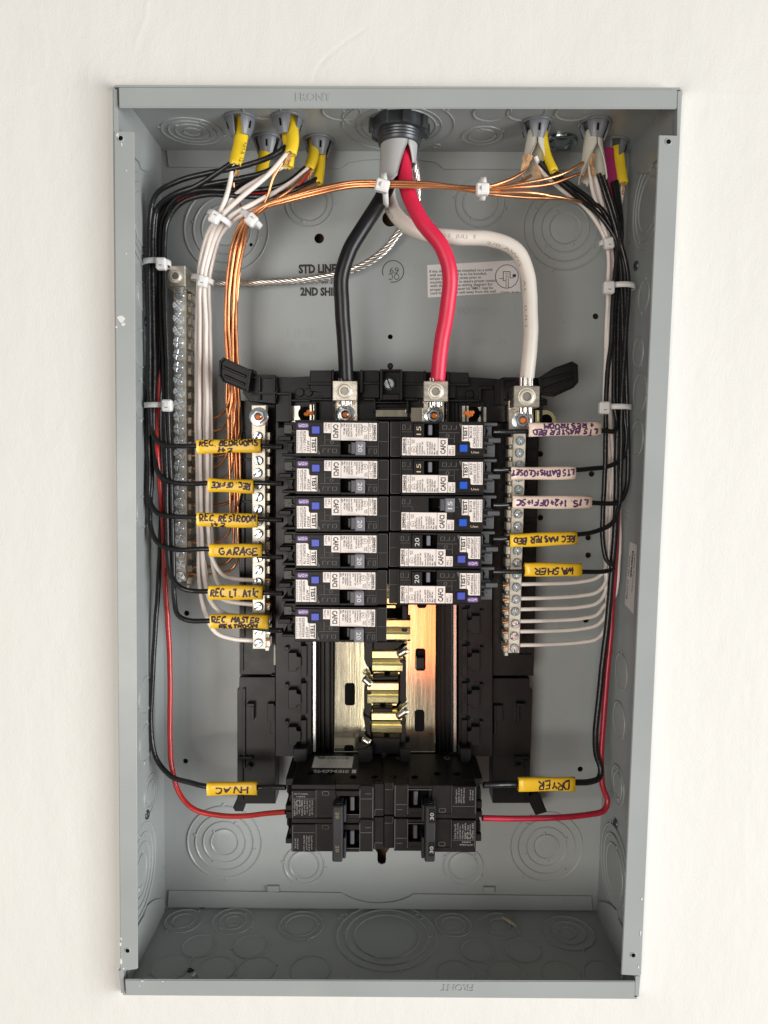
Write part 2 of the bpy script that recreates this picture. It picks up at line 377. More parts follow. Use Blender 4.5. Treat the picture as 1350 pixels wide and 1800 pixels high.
# front rims, folded strips with rounded edges
def fl(name, px, y0, lab=None, ys=0.0, ye=1.3):
    mb = MB(); P = [at(x, y, y0) for x, y in px]
    bm = bmesh.new(); a = [bm.verts.new(p) for p in P]; f = bm.faces.new(a)
    ex = bmesh.ops.extrude_face_region(bm, geom=[f])
    for v in ex['geom']:
        if isinstance(v, bmesh.types.BMVert): v.co.y += 1.5
    bmesh.ops.recalc_face_normals(bm, faces=bm.faces)
    bmesh.ops.bevel(bm, geom=list(bm.edges), offset=.55, segments=3, affect='EDGES', clamp_overlap=True)
    o = make(name, mb.frombm(bm), PAINT, BOX)
    if lab: o['label'] = lab
    return o
tf = fl('front_rim', [(208,153),(1191,157),(1190,191),(209,189)], -1.2, 'upper rim strip embossed FRONT')
bf = fl('front_rim', [(219,1722),(1117,1725),(1116,1754),(221,1749)], -1.2, 'lower rim strip with upside down FRONT')
fl('front_rim', [(200,230),(236,231),(242,1704),(211,1708)], -.2, 'left rim strip with paint chips')
fl('front_rim', [(1158,237),(1194,238),(1127,1716),(1092,1714)], -.2, 'right rim strip')
# corner leaves of the side walls where the rims stop
for px in ([(199,156),(206,157),(208,231),(200,231)], [(1191,160),(1197,160),(1195,238),(1190,238)], [(208,1706),(216,1706),(220,1747),(213,1745)], [(1117,1716),(1126,1716),(1123,1752),(1116,1750)]):
    mb = MB(); mb.pp(px, .6, 8, .2); make('corner_leaf', mb, PAINT, BOX)
# corner flaps folded inside against the side walls (curved edge seen in each corner)
def flap(X, sgn, zs, depth=92):
    pts = []; n = 14
    for i in range(n+1):
        t = i/n; yy = 6+(depth-6)*t; zz = 26+ (10*math.sin(t*PI*.9)-22*t**1.6+ (4 if t > .45 else 0))
        pts.append((yy, zz))
    mb = MB(); vs = []; fs = []
    for yy, zz in pts:
        z1 = zs*(BH-zz); z0 = zs*BH
        for xx in (X-sgn*.2, X-sgn*1.5):
            vs += [bx(xx, yy, z0), bx(xx, yy, z1)]
    for i in range(n):
        a, b_ = i*4, (i+1)*4
        fs += [(a+2,b_+2,b_+3,a+3), (a+1,a+3,b_+3,b_+1), (a,b_,b_+1,a+1)]
    mb.add(vs, fs); make('corner_flap', mb, PAINT, BOX)
for X, sg in ((-BW, -1), (BW, 1)):
    for zs in (1, -1): flap(X, sg, zs)
# folded back strips along the foot and the head of the back panel, with the shallow central notch
def strip(pix, ys=1.6):
    mb = MB(); mb.pp(pix, BD-ys, BD-.05, .35); return make('back_flange', mb, PAINT, BOX)
arc = lambda x0, x1, y, dy, n=10: [(x0+(x1-x0)*i/n, y+dy*math.sin(PI*i/n)**.6) for i in range(n+1)]
strip([(292,262),(1103,267),(1100,299),(780,297),(768,285)]+[(765-25*i, 283-4*math.sin(i/6*PI)) for i in range(1,6)]+[(612,285),(598,296),(296,293)])
strip([(296,1566),(470,1568)]+[(600,1570)]+[(612+12*i, 1573+15*math.sin(PI*(i+.5)/10)**.7) for i in range(10)]+[(728,1572),(1040,1576),(1043,1601),(294,1595)])
for x, y in ((480,1563),(860,1565)):
    mb = MB(); mb.rect(x-10,y-5,x+10,y+5,BD-2.6,BD-.05,.3); make('tab', mb, PAINT, BOX)
# ---- knockouts: stamped discs with stepped rings
def ko(center, nrm, rings, parent, twist=0.0, dep=.7):
    c = Vector(center); mb = MB(); w = Vector(nrm).normalized(); u = w.orthogonal().normalized(); t = w.cross(u)
    # each ring a low rounded ridge with a groove outside it
    for k, r in enumerate(rings):
        wd = .75 if k else .85; prof = [(r-wd*1.5,0.02),(r-wd*.7,dep*.9),(r-wd*.25,dep*1.25),(r+wd*.15,dep*1.25),(r+wd*.3,.25),(r+wd*.45,.02)]
        mb.lathe(c, w, prof, 40, k % 2 == 0)
        a = twist+k*1.3       # the bridges that hold the ring
        for q in (0, PI):
            d = u*math.cos(a+q)+t*math.sin(a+q); p = c+d*(r+.9); e = d.cross(w)
            V = [p-d*1.6-e*1.4+w*.05, p+d*1.6-e*1.1+w*.05, p+d*1.6+e*1.1+w*.05, p-d*1.6+e*1.4+w*.05]; V2 = [p-d*.9-e*.7+w*dep*1.15, p+d*.9-e*.5+w*dep*1.15, p+d*.9+e*.5+w*dep*1.15, p-d*.9+e*.7+w*dep*1.15]
            mb.add(V+V2, [(4,5,6,7),(0,1,5,4),(1,2,6,5),(2,3,7,6),(3,0,4,7)])
    r = rings[-1]      # the middle disc, slightly dished
    mb.lathe(c, w, [(.01,dep*.45),(r*.5,dep*.42),(r-1.6,dep*.25),(r-1.0,.02)], 40)
    return make('knockout', mb, PAINT, parent)
BACK = BOX
kb = 1/2.18
for px, py, rs in ((398,404,(72,56,42,27)),(544,356,(41,31)),(844,357,(41,29)),(993,401,(71,56,41,27)),(395,1480,(68,53,39,25)),(535,1520,(37,27)),(960,1488,(66,52,37,23)),(814,1522,(36,26))):
    ko(at(px, py, BD), (0,-1,0), [r*kb for r in rs], BOX, twist=px*.01)
for px, py, rs in ((322,1619,(15,9)),(410,1619,(17,11,6)),(530,1627,(18,13)),(680,1645,(40,33,26)),(797,1626,(15,10)),(878,1627,(16,9)),(998,1640,(21,14,7)),(350,1663,(13,)),(442,1664,(13.5,)),
                   (300,1700,(14,)),(380,1704,(14,)),(450,1705,(14,)),(545,1705,(15,)),(605,1612,(3.4,)),(737,1612,(3.4,)),(840,1671,(13,)),(919,1671,(13.5,)),(800,1712,(14,)),(890,1712,(14,)),(985,1712,(14,)),(1060,1712,(14,))):
    ko(atz(px, py, -BH), (0,0,1), rs, BOX, twist=px*.02, dep=.6)
for px, py, rs in ((338,231,(22,17,12,6)),(848,238,(15,10)),(700,222,(40,31,27)),(768,256,(3,)),(865,197,(13,)),(925,196,(13,)),(1010,196,(13,)),(460,193,(13,)),(600,195,(13,)),(640,205,(15,)) ):
    ko(atz(px, py, BH), (0,0,-1), rs, BOX, twist=px*.02, dep=.6)
for px, py, rs in ((250,385,(31,25,19)),(247,612,(14,)),(248,703,(14,)),(255,1222,(14,)),(256,1305,(14,)),(264,1395,(15,10)),(248,1530,(34,27,20,12)),(250,520,(10,)),(262,800,(11,)),(250,900,(12,))):
    ko(atx(px, py, -BW), (1,0,0), rs, BOX, twist=py*.01, dep=.6)
for px, py, rs in ((1139,360,(31,25,19)),(1125,690,(14,)),(1120,770,(13,)),(1092,1180,(14,)),(1088,1265,(14,)),(1086,1380,(15,10)),(1080,1530,(34,27,20)),(1132,520,(11,)),(1122,620,(11,))):
    ko(atx(px, py, BW), (-1,0,0), rs, BOX, twist=py*.01, dep=.55)
# screws through the side walls and the rims
def small_screw(p, n, r, m, slot=True):
    mb = MB(); mb.cyl(p, n, r, r*.5, 16, r*.25); o = make('screw', mb, m, BOX)
    return o
for x, y, X in ((1119,467,BW),(258,1432,-BW),(1083,1447,BW),(256,566,-BW)):
    p = atx(x, y, X); sg = -1 if X > 0 else 1; mb = MB(); mb.lathe(p, (sg,0,0), [(3.6,0),(3.4,1.2),(2.2,1.6),(2.0,.5),(.01,.5)], 16); make('screw', mb, DIEC, BOX)
def rim_hole(px, py):
    p = at(px, py, -.25); mb = MB(); mb.lathe(p, (0,-1,0), [(2.3,-.05),(2.1,.3),(1.6,.32),(1.5,.05)], 18); mb2 = MB(); mb2.lathe(p, (0,-1,0), [(1.55,.06),(.01,.06)], 18)
    o = make('rim_hole', mb, PAINT, BOX); make('bore', mb2, HOLE, o)
for x, y in ((212,243),(1175,249),(224,1671),(1113,1679)): rim_hole(x, y)
# raised and printed lettering
R3, U3 = Vector((1,0,0)), Vector((0,0,1))
def pixtext(mb, st, px, py, Y, hpx, wpx, ang=0, bold=0, lift=0, flip=False):
    o = at(px, py, Y); k = 1/(F/((o-CAM).dot(FWD)))
    r = Vector((math.cos(ang),0,math.sin(ang))); u = Vector((-math.sin(ang),0,math.cos(ang)))
    if flip: r, u = -r, -u
    put_text(mb, st, o, r, u, hpx*k, wpx*k, bold, lift=lift)
mb = MB(); pixtext(mb, 'FRONT', 520, 177, -1.25, 13, 62, bold=.012, lift=.35); make('embossed_lettering', mb, PAINT, BOX)
mb = MB(); pixtext(mb, 'FRONT', 833, 1731, -1.25, 12, 57, bold=.012, lift=.35, flip=True); make('embossed_lettering', mb, PAINT, BOX)
mb = MB(); pixtext(mb, '000296310 1', 806, 552, BD-.02, 13, 98, bold=0, lift=.3); make('embossed_lettering', mb, PAINT, BOX)
mb = MB(); pixtext(mb, 'BOX  24', 832, 607, BD-.02, 13, 57, lift=.3); make('embossed_lettering', mb, PAINT, BOX)
mb = MB(); pixtext(mb, 'LINE', 506, 593, BD-.02, 16, 52, lift=.22); pixtext(mb, 'SURT', 505, 617, BD-.02, 15, 54, lift=.22); make('embossed_lettering', mb, PAINT, BOX)
mb = MB(); pixtext(mb, 'STD LINE 1', 525, 480, BD-.1, 14, 76, ang=.02, bold=.05); pixtext(mb, 'NOV 06 2023', 534, 499, BD-.1, 8, 70, ang=.02, bold=.01); pixtext(mb, '2ND SHIFT', 528, 519, BD-.1, 13, 74, bold=.05)
make('printed_lettering', mb, INK, BOX)
mb = MB(); pixtext(mb, '69', 701, 470, BD-.1, 11, 16, flip=True, bold=-.01); pixtext(mb, 'QC', 702, 481, BD-.1, 11, 19, flip=True, bold=-.01)
p = at(691, 477, BD-.1); mb.lathe(p, (0,-1,0), [(8.0,0),(8.6,.02)], 40, False, a0=.55, a1=5.9); make('inspection_stamp', mb, INK, BOX)
# instruction sticker on the back
stq = [at(x, y, BD-.2) for x, y in ((751,466),(912,457),(915,513),(752,523))]
st = make('sticker', MB().add(stq+[v+Vector((0,.15,0)) for v in stq], [(0,1,2,3),(0,4,5,1),(1,5,6,2),(2,6,7,3),(3,7,4,0)]), STICK, BOX); st['label'] = 'white instruction sticker on the back'
mb = MB()
for i, s in enumerate(('If this device is to be mounted on a solid', 'wall and the panel is to be bonded,', 'torque the bonding screw prior to', 'mounting the panel to ensure proper contact', 'with the base. See wiring diagram for', 'proper torque. Spacer kit SMK1 may be', 'used to space this unit away from the wall.')):
    wd = (110,100,90,117,110,110,116)[i]
    pixtext(mb, s, 755+i*.3, 479.5+i*6.35, BD-.3, 4.7, wd, ang=.035, bold=.008)
pixtext(mb, '4740081  Rev.01', 879, 515.5, BD-.3, 3.2, 33, ang=.03)
p = at(891, 486, BD-.3); mb.lathe(p, (0,-1,0), [(8.7,0),(9.2,.01)], 36, False)
for x0, y0, x1, y1 in ((884,477,897,478.2),(884,477,885.2,494),(896,477,897.2,488),(884,493,890,494),(889,488,890,505),(893,488,894,507),(896,488,904,489),(878,489,884,490),(901,482,907,487),(888,481,894,482),(888,485,894,486)):
    mb.rect(x0, y0, x1, y1, BD-.32, BD-.28, 0)
make('printed_lettering', mb, INK, st)
# certification sticker on the right wall
q = [atx(x, y, BW-.3) for x, y in ((1107,952),(1120,958),(1114,1080),(1098,1062))]
st2 = make('sticker', MB().add(q, [(0,1,2,3)]), STICK, BOX); st2['label'] = 'narrow sticker with an issue number on the side wall'
e_r = (q[3]-q[0]).normalized(); e_u = (q[1]-q[0]).normalized(); mb = MB()
o1 = q[0]+e_r*8+e_u*6-Vector((.15,0,0)); L1 = (q[3]-q[0]).length; Wd = (q[1]-q[0]).length
put_text(mb, 'Issue No. 0173748', q[0]+e_r*(L1*.22)+e_u*(Wd*.12)-Vector((.2,0,0)), e_r, e_u, Wd*.2, L1*.68)
put_text(mb, 'Intertek', q[0]+e_r*(L1*.12)+e_u*(Wd*.45)-Vector((.2,0,0)), e_r, e_u, Wd*.26, L1*.42, .02)
put_text(mb, 'Listed Assembly', q[0]+e_r*(L1*.15)+e_u*(Wd*.8)-Vector((.2,0,0)), e_r, e_u, Wd*.12, L1*.6)
make('printed_lettering', mb, INK, st2)
# paint chips on the left rim, a splinter of wood on the floor of the box, drip on the plastic
def blob(px, py, r, Y, m, name, parent, seed=0, sx=1, sz=1):
    rnd = random.Random(seed); p = at(px, py, Y); mb = MB(); n = 11; k = 1/2.55
    pts = [(p.x+math.cos(2*PI*i/n)*r*k*sx*(.6+.6*rnd.random()), p.z+math.sin(2*PI*i/n)*r*k*sz*(.6+.6*rnd.random())) for i in range(n)]
    mb.prism(pts, Y-.12, Y+.02, 0); return make(name, mb, m, parent)
for i, (x, y, r, a, b_) in enumerate(((213,560,6,1.1,1),(217,570,4,1,.7),(205,575,1.8,1,1),(207,238,3,.8,1.5),(214,254,2.5,.6,1.2),(212,1660,2.4,.7,1.5),(213,1690,3,.6,2),(217,1702,2,1,.8),(213,1650,1.5,1,2),(222,300,1.4,1,1),(1128,1580,2,.7,1.4),(1126,1640,2.4,.5,2),(1122,1700,2,.6,1.5),(250,1724,2,1.6,.6),(286,1725,1.6,1.5,.6),(245,1733,1.1,1,1),(222,446,1.3,1,1))):
    blob(x, y, r, -.35 if 230 < y < 1715 else -1.3, CHIP, 'paint_chip', BOX, i, a, b_)
sp = MB(); A = atz(882,1613,-BH+1); B = atz(907,1630,-BH+1); sp.tube(spline([A+Vector((0,0,.6)), (A+B)/2+Vector((.4,0,.9)), B+Vector((0,0,.8))]), 1.1, 6, prof=lambda t: .35+.8*math.sin(PI*min(1, t*.9+.1)))
tag(make('wood_splinter', sp, SPLINT), 'small pale wood splinter lying on the floor of the box', 'splinter')

for nm, x, y, r, m_, lab in (('plastic_scrap', 334, 1706, 2.2, BLACK, 'tiny black scrap on the floor of the box near the left'), ('plaster_crumb', 342, 1714, 1.6, CHIP, 'tiny pale plaster crumb on the floor of the box'), ('dirt_clump', 357, 1596, 2.0, mat('dirt', (.16,.11,.06), .9), 'small brown dirt clump in the rear left corner of the floor')):
    p = atz(x, y, -BH+.2); mb = MB(); rn = random.Random(int(x)); n = 9
    top = [p+Vector((math.cos(2*PI*i/n)*r*(.5+rn.random()*.9), math.sin(2*PI*i/n)*r*(.5+rn.random()*.9), .9*rn.random()+.2)) for i in range(n)]; bot = [Vector((v.x, v.y, p.z)) for v in top]
    mb.add(top+bot, [list(range(n))]+[(i, (i+1) % n, n+(i+1) % n, n+i) for i in range(n)]); tag(make(nm, mb, m_), lab, 'debris')
# ------------------------------------------------------------------ screws shared by the bars
def screw_mesh(r, h, cross, gap=.9):
    mb = MB(); mb.lathe((0,0,0), (0,-1,0), [(r,0),(r,h*.45),(.01,h*.45)], 20, True)
    g = gap/2
    def piece(a0, a1):
        pts = [(math.cos(a0+(a1-a0)*i/8)*r*.96, math.sin(a0+(a1-a0)*i/8)*r*.96) for i in range(9)]
        return pts
    if cross:
        for q in range(4):
            a = q*PI/2; d = math.asin(g/r); pts = piece(a+d, a+PI/2-d); cq = (math.cos(a+PI/4)*g*1.414, math.sin(a+PI/4)*g*1.414)
            mb.prism([cq]+pts, -h, -h*.4, r*.13)
    else:
        for q in range(2):
            a = q*PI; d = math.asin(g/r); mb.prism(piece(a+d, a+PI-d), -h, -h*.4, r*.13)
    return mb
def screw_proto(name, r, h, cross, m):
    o = make(name, screw_mesh(r, h, cross), m, origin=(0,0,0)); me = o.data; bpy.data.objects.remove(o); return me
ME_GS = screw_proto('screw', 4.1, 2.8, True, GSCREW); ME_NS = screw_proto('screw', 3.4, 2.3, False, ZINC)
def put_mesh(name, me, p, parent, rot=0.0, tilt=0.0):
    o = bpy.data.objects.new(name, me); COL.objects.link(o); o.parent = parent
    o.location = (Vector(p)-Vector(parent['_o']))*.001; o.rotation_euler = (tilt, rot, random.uniform(-.06,.06)); return o
rnd = random.Random(3)
def lug(name, px, py, w, h, Y, parent, label=None, depth=20):
    a = at(px-w/2, py-h/2, Y); b = at(px+w/2, py+h/2, Y)
    mb = MB(); mb.box(a.x, b.x, Y, Y+depth, a.z, b.z, .5); o = make(name, mb, TIN, parent)
    if label: o['label'] = label
    c = (a+b)/2; R = abs(b.x-a.x)*.34
    s = MB(); s.lathe(c, (0,-1,0), [(R,-.1),(R,.25),(R*.93,.3),(R*.9,.05),(R*.86,-.0),(R*.8,.7),(R*.62,.9),(R*.5,.8)], 28, True)
    hx = MB(); hx.lathe(c, (0,-1,0), [(R*.5,.8),(R*.46,.1),(.01,.1)], 6, False)
    so = make('set_screw', s, TIN2, o); make('hex_socket', hx, SLOT, so)
    return o
def nut(px, py, Y, parent, r=7.2, orange=1, seed=0):
    p = at(px, py, Y); mb = MB(); mb.lathe(p, (0,-1,0), [(r,0),(r,.7),(r*.95,.9),(r*.62,1.1)], 28, True)
    o = make('washer', mb, ZINC, parent)
    h = MB(); h.lathe(p, (0,-1,0), [(r*.74,.6),(r*.74,3.2),(r*.66,3.7),(r*.42,3.8)], 6, False); h.lathe(p, (0,-1,0), [(r*.42,3.8),(r*.40,4.6),(.01,4.8)], 16, True)
    n = make('hex_nut', h, ZINC2, parent)
    if orange:
        rn = random.Random(seed); b = MB(); d = rn.uniform(-.4,.6)
        for k in range(3):
            q = p+Vector((math.cos(d)*r*.32*k, 0, math.sin(d)*r*.3*k-.4)); b.lathe(q+Vector((0,-(4.8 if k == 0 else 3.8 if k == 1 else 1.0),0)), (0,-1,0), [(r*(.3-.05*k),-.9),(r*(.28-.05*k),.05),(r*.16,.2),(.01,.25)], 9, True)
        make('torque_mark', b, ORANGE, n)
    return n

# ------------------------------------------------------------------ the plastic interior with bus bars and neutral bars
INT = thing('panel_interior', 'black plastic breaker mounting frame with bus bars and neutral bars', 'panel interior', at(675,1415,92))
def part(name, fn, m=BLACK, label=None, parent=None):
    mb = MB(); fn(mb); o = make(name, mb, m, parent or INT)
    if label: o['label'] = label
    return o
YS, YR, YT = 74, 60, 80       # skirt, rail and trough depths
part('skirt', lambda m: (m.pp([(420,704),(484,704),(484,1186),(421,1186)], YS, 95, .4)))
part('skirt', lambda m: (m.pp([(421,1190),(484,1190),(484,1413),(417,1413),(417,1212),(421,1212)], YS+1, 95, .4)))
part('skirt', lambda m: (m.pp([(866,704),(949,704),(938,1188),(866,1188)], YS, 95, .4)))
part('skirt', lambda m: (m.pp([(866,1192),(931,1192),(931,1214),(936,1214),(930,1412),(866,1412)], YS+1, 95, .4)))
# raised detail on the skirts
for x0, y0, x1, y1, y in ((424,1130,427,1180,72),(427,1210,431,1350,73),(434,1237,446,1242,70),(441,1242,446,1266,70),(470,1237,482,1268,71),(475,1240,484,1290,71.5),(420,1330,444,1335,72),(424,1336,427,1408,73),
                         (425,760,430,1120,72),(420,806,442,810,72),(420,880,442,884,72),(475,800,484,803,72),(476,1186,484,1188,71),
                         (908,1237,924,1242,70),(908,1242,913,1272,70),(872,1240,884,1268,71),(868,1240,873,1290,71.5),(905,1330,930,1335,72),(922,1336,926,1408,73),
                         (926,760,945,786,71),(926,790,944,812,71),(926,820,943,860,72),(919,870,941,910,72),(920,920,938,1000,72.5),(921,1010,925,1150,72),(913,1150,934,1153,72)):
    part('rib', lambda m: m.rect(x0, y0, x1, y1, y, YS+2, .25))
for x, y in ((937,776),(937,800),(437,1350),(912,1350)):
    p = at(x, y, 70.8); part('boss', lambda m: m.cyl(p, (0,-1,0), 2.6, .6, 16))
# feet
part('foot', lambda m: m.pp([(418,1402),(434,1400),(432,1412),(427,1427),(413,1427),(409,1420)], 76, 92, .8))
part('foot', lambda m: m.pp([(926,1402),(942,1392),(950,1398),(962,1428),(942,1434),(935,1420)], 76, 92, .8))
# trough floor with long ribs
part('trough', lambda m: m.pp([(548,736),(806,736),(808,1326),(545,1326)], 82, 93, .2))
for x in (560,567,577,583,772,779,786,792):
    part('long_rib', lambda m: m.rect(x, 1040, x+2.5, 1324, 78, 83, .2))
part('steel_strip', lambda m: m.rect(550, 1040, 555, 1322, 66, 80, .2), STEEL); part('steel_strip', lambda m: m.rect(797, 1040, 802.5, 1322, 66, 80, .2), STEEL)
# rails that the breakers hook onto
part('hook_rail', lambda m: m.pp([(484,705),(549,705),(547,1330),(484,1330)], YR+4, 94, .4))
part('hook_rail', lambda m: m.pp([(806,705),(866,705),(866,1330),(806,1330)], YR+4, 94, .4))
for k in range(9):
    y = 742+65.2*k; xs = -k*.2
    def hk(m, s, x0):
        m.pp([(x0+s*(0), y+14),(x0+s*14, y+14),(x0+s*14, y+22),(x0+s*22, y+22),(x0+s*22, y+40),(x0+s*14, y+40),(x0+s*14, y+47),(x0, y+47)][::s], YR-2, YR+8, .4)
        m.rect(min(x0+s*22, x0+s*32), y+2, max(x0+s*22, x0+s*32), y+58, YR+1, YR+8, .4)
        m.rect(min(x0-s*6, x0), y+4, max(x0-s*6, x0), y+10, YR, YR+8, .3)
    part('rail_hook', lambda m: hk(m, 1, 508+xs)); part('rail_hook', lambda m: hk(m, -1, 845+xs))
    for x in (533, 822):
        p = at(x, y-2, YR+3.9); b = MB(); b.lathe(p, (0,-1,0), [(2.0,.05),(2.0,.3),(1.7,.3),(1.6,.08),(.01,.08)], 14); make('rail_hole', b, HOLE, INT)
# head of the frame
part('head_plate', lambda m: m.pp([(484,663),(545,663),(545,651),(824,655),(824,664),(890,667),(890,742),(484,742)], 62, 94, .5))
part('head_block', lambda m: m.pp([(545,651),(583,651),(583,700),(566,700),(566,688),(545,688)], 54, 63, .4))
part('head_block', lambda m: m.pp([(637,651),(667,651),(667,700),(637,700)], 55, 63, .4)); part('head_block', lambda m: m.pp([(706,652),(745,653),(745,700),(706,700)], 55, 63, .4))
part('head_block', lambda m: m.pp([(789,654),(824,655),(824,676),(800,678),(800,700),(789,700)], 54, 63, .4))
for x0, y0, x1, y1, y in ((540,672,583,677,50),(637,672,667,676,51),(706,673,745,677,51),(789,674,826,678,50),(583,650,587,745,48),(633,650,637,690,48),(745,652,749,690,48),(785,653,789,745,48),
                         (545,700,583,704,52),(789,702,845,706,52),(842,680,846,706,52),(846,680,866,684,52),(510,702,545,706,54),(486,690,512,694,54),(508,690,512,740,53),(640,700,660,704,50),(712,700,735,704,50),
                         (656,704,660,724,50),(714,704,718,724,50),(660,706,714,709,52),(660,712,714,715,54),(660,734,716,738,50),(552,706,556,742,53),(583,704,586,742,54),(800,708,804,742,53),(846,706,850,742,53)):
    part('rib', lambda m: m.rect(x0, y0, x1, y1, y, 64, .3))
for x, y in ((527,690),(576,690),(542,690),(825,694),(824,704),(655,693),(716,692)):
    p = at(x, y, 61); part('boss', lambda m: m.cyl(p, (0,-1,0), 3.2, 1.2, 16, .4))
# screw pocket in the middle
part('screw_pocket', lambda m: (m.rect(668,649,672,703,44,64,.3), m.rect(703,649,707,703,44,64,.3), m.rect(672,649,703,652,44,64,.3), m.rect(672,693,703,703,46,64,.3), m.rect(672,652,703,693,56,64,.1)))
p = at(686,644,56); part('pin', lambda m: m.cyl(p, (0,-1,0), 2.2, 3, 14, .6))
def mid_screw(m):
    p = at(684,675,54); m.lathe(p, (0,-1,0), [(4.6,0),(4.6,.8),(4.0,1.2)], 24, True)
    for q in (0, PI):
        pts = []
        for i in range(9):
            a = q+.12+(PI-.24)*i/8; pts.append((p.x+math.cos(a-1.2)*3.7, p.z+math.sin(a-1.2)*3.7))
        m.prism(pts, p.y-2.4, p.y-.6, .3)
part('mounting_screw', mid_screw, ZINC)
# left and right ends with the pull tabs
part('end_block', lambda m: (m.pp([(428,646),(446,650),(446,659),(484,659),(488,684),(484,710),(438,706),(427,690)], 56, 70, .5)))
for q in ([(440,662),(455,662),(455,688),(440,687)], [(459,663),(481,663),(481,688),(459,688)], [(440,692),(455,692),(455,703),(440,702)], [(459,692),(481,692),(481,705),(459,704)]):
    part('pocket', lambda m: m.pp([q[0],(q[1][0],q[0][1]),(q[1][0],q[0][1]+2.4),(q[0][0],q[0][1]+2.4)], 52, 57, .2))
    part('pocket', lambda m: m.pp([(q[1][0]-1,q[0][1]),(q[1][0]+2.2,q[0][1]),(q[1][0]+2.2,q[2][1]),(q[1][0]-1,q[2][1])], 52, 57, .2))
def wing(m, pts, inner, y):
    m.pp(pts, y+3, y+7, .5)
    n = len(pts); cx = sum(p[0] for p in pts)/n; cy = sum(p[1] for p in pts)/n
    for i in range(n):
        a, b = pts[i], pts[(i+1) % n]; f = lambda p: (p[0]+(cx-p[0])*.11, p[1]+(cy-p[1])*.11)
        m.pp([a, b, f(b), f(a)], y, y+5, .2)
part('pull_tab', lambda m: wing(m, [(385,634),(393,628),(425,643),(441,650),(436,690),(420,683),(391,671),(384,660)], 0, 44))
part('pull_tab', lambda m: wing(m, [(946,664),(975,646),(1006,635),(1016,641),(1017,672),(1008,682),(975,697),(950,692)], 0, 46))
for a, b, y in (((392,645),(432,662),44),((394,660),(430,676),44),((955,668),(1008,655),46),((958,684),(1008,664),46)):
    A, B = at(a[0], a[1], y+2), at(b[0], b[1], y+2); part('rib', lambda m: m.tube([A, (A+B)/2, B], 1.1, 6))
part('end_block', lambda m: (m.pp([(868,672),(884,663),(950,664),(950,700),(962,702),(962,712),(938,712),(868,712)], 58, 72, .5)))
for x0, y0, x1, y1, y in ((880,668,886,712,52),(890,664,905,669,54),(890,700,900,704,54),(946,700,958,704,54),(948,712,954,740,56)):
    part('rib', lambda m: m.rect(x0, y0, x1, y1, y, 66, .3))
# slots round the rail tops
for s, x in ((1,495),(-1,868)):
    p = at(x, 738, 63.4); b = MB(); b.lathe(p, (0,-1,0), [(3.6,.1),(.01,.1)], 12); b.rect(x-6, 742, x+4, 752, 63.3, 63.6, 0); make('rail_hole', b, HOLE, INT)
# bus bars
part('bus_bar', lambda m: (m.pp([(589,1120),(640,1120),(640,1160),(652,1186),(672,1192),(672,1210),(644,1212),(641,1290),(652,1310),(652,1322),(587,1322)], 70, 72.5, .4)), BUS, 'left bright bus bar')
part('bus_bar', lambda m: (m.pp([(712,1000),(767,1000),(765,1322),(705,1322),(704,1262),(690,1262),(690,1254),(706,1236),(706,1180),(690,1176),(690,1150),(718,1132),(718,1062)], 70, 72.5, .4)), BUS, 'right bus bar with a warm sheen')
def slot(m, x0, y0, x1, y1, Y):
    m.pp([(x0+3,y0),(x1-3,y0),(x1,y0+3),(x1,y1-3),(x1-3,y1),(x0+3,y1),(x0,y1-3),(x0,y0+3)], Y-.25, Y+.1, 0)
for x0, y0, x1, y1 in ((606,1201,624,1240),(605,1310,622,1321),(730,1140,748,1179),(729,1248,746,1286),(733,1060,750,1069)):
    part('bus_slot', lambda m: slot(m, x0, y0, x1, y1, 69.9), HOLE)
part('slot_post', lambda m: m.rect(732,1156,746,1176,64,70,.5))
part('bus_bar', lambda m: m.pp([(588,706),(650,706),(655,745),(588,745)], 63.5, 66, .3), BUS, 'pale head of the left bus bar beside its lug'); part('bus_bar', lambda m: m.pp([(722,716),(752,716),(752,745),(722,745)], 60, 62.5, .3), BUS, 'pale head of the right bus bar beside its lug')
part('bus_bar', lambda m: m.rect(660,720,716,733,60,62,.3), BUS, 'narrow bus bar strip seen between the two lugs')
# breaker stabs: sprung saddles down the middle
def stab(m, px, py, w, ex=0):
    c = at(px, py, 62); hw = w/2/2.33
    prof = [(10.5,8.5),(9.7,5.5),(9.0,1.6),(8.4,.5),(7.6,.12),(3.0,0),(1.7,.3),(.8,1.6),(0,2.3),(-.8,1.6),(-1.7,.3),(-3.2,0),(-7.0,.2),(-8.2,.9),(-9.0,2.6),(-9.7,5.5),(-10.4,8)]
    vs = []; fs = []; n = len(prof)
    for sx in (-1, 1):
        for z, y in prof: vs.append((c.x+sx*hw, c.y+y, c.z+z))
        for z, y in prof: vs.append((c.x+sx*hw, c.y+y+1.3, c.z+z))
    for i in range(n-1):
        fs += [(i, i+1, 2*n+i+1, 2*n+i), (n+i, 3*n+i, 3*n+i+1, n+i+1), (i, n+i, n+i+1, i+1), (2*n+i, 2*n+i+1, 3*n+i+1, 3*n+i)]
    m.add(vs, fs, False)
    for sx in (-1, 1):
        m.box(c.x+sx*hw*.55-hw*.38, c.x+sx*hw*.55+hw*.38, c.y+7.0, c.y+8.4, c.z-12.0, c.z-9.6, .3)
for px, py, w in ((681,1163,54),(673,1219,55),(680,1272,54),(697,1108,50),(673,1045,50)):
    o = part('stab', lambda m: stab(m, px, py, w), STAB)
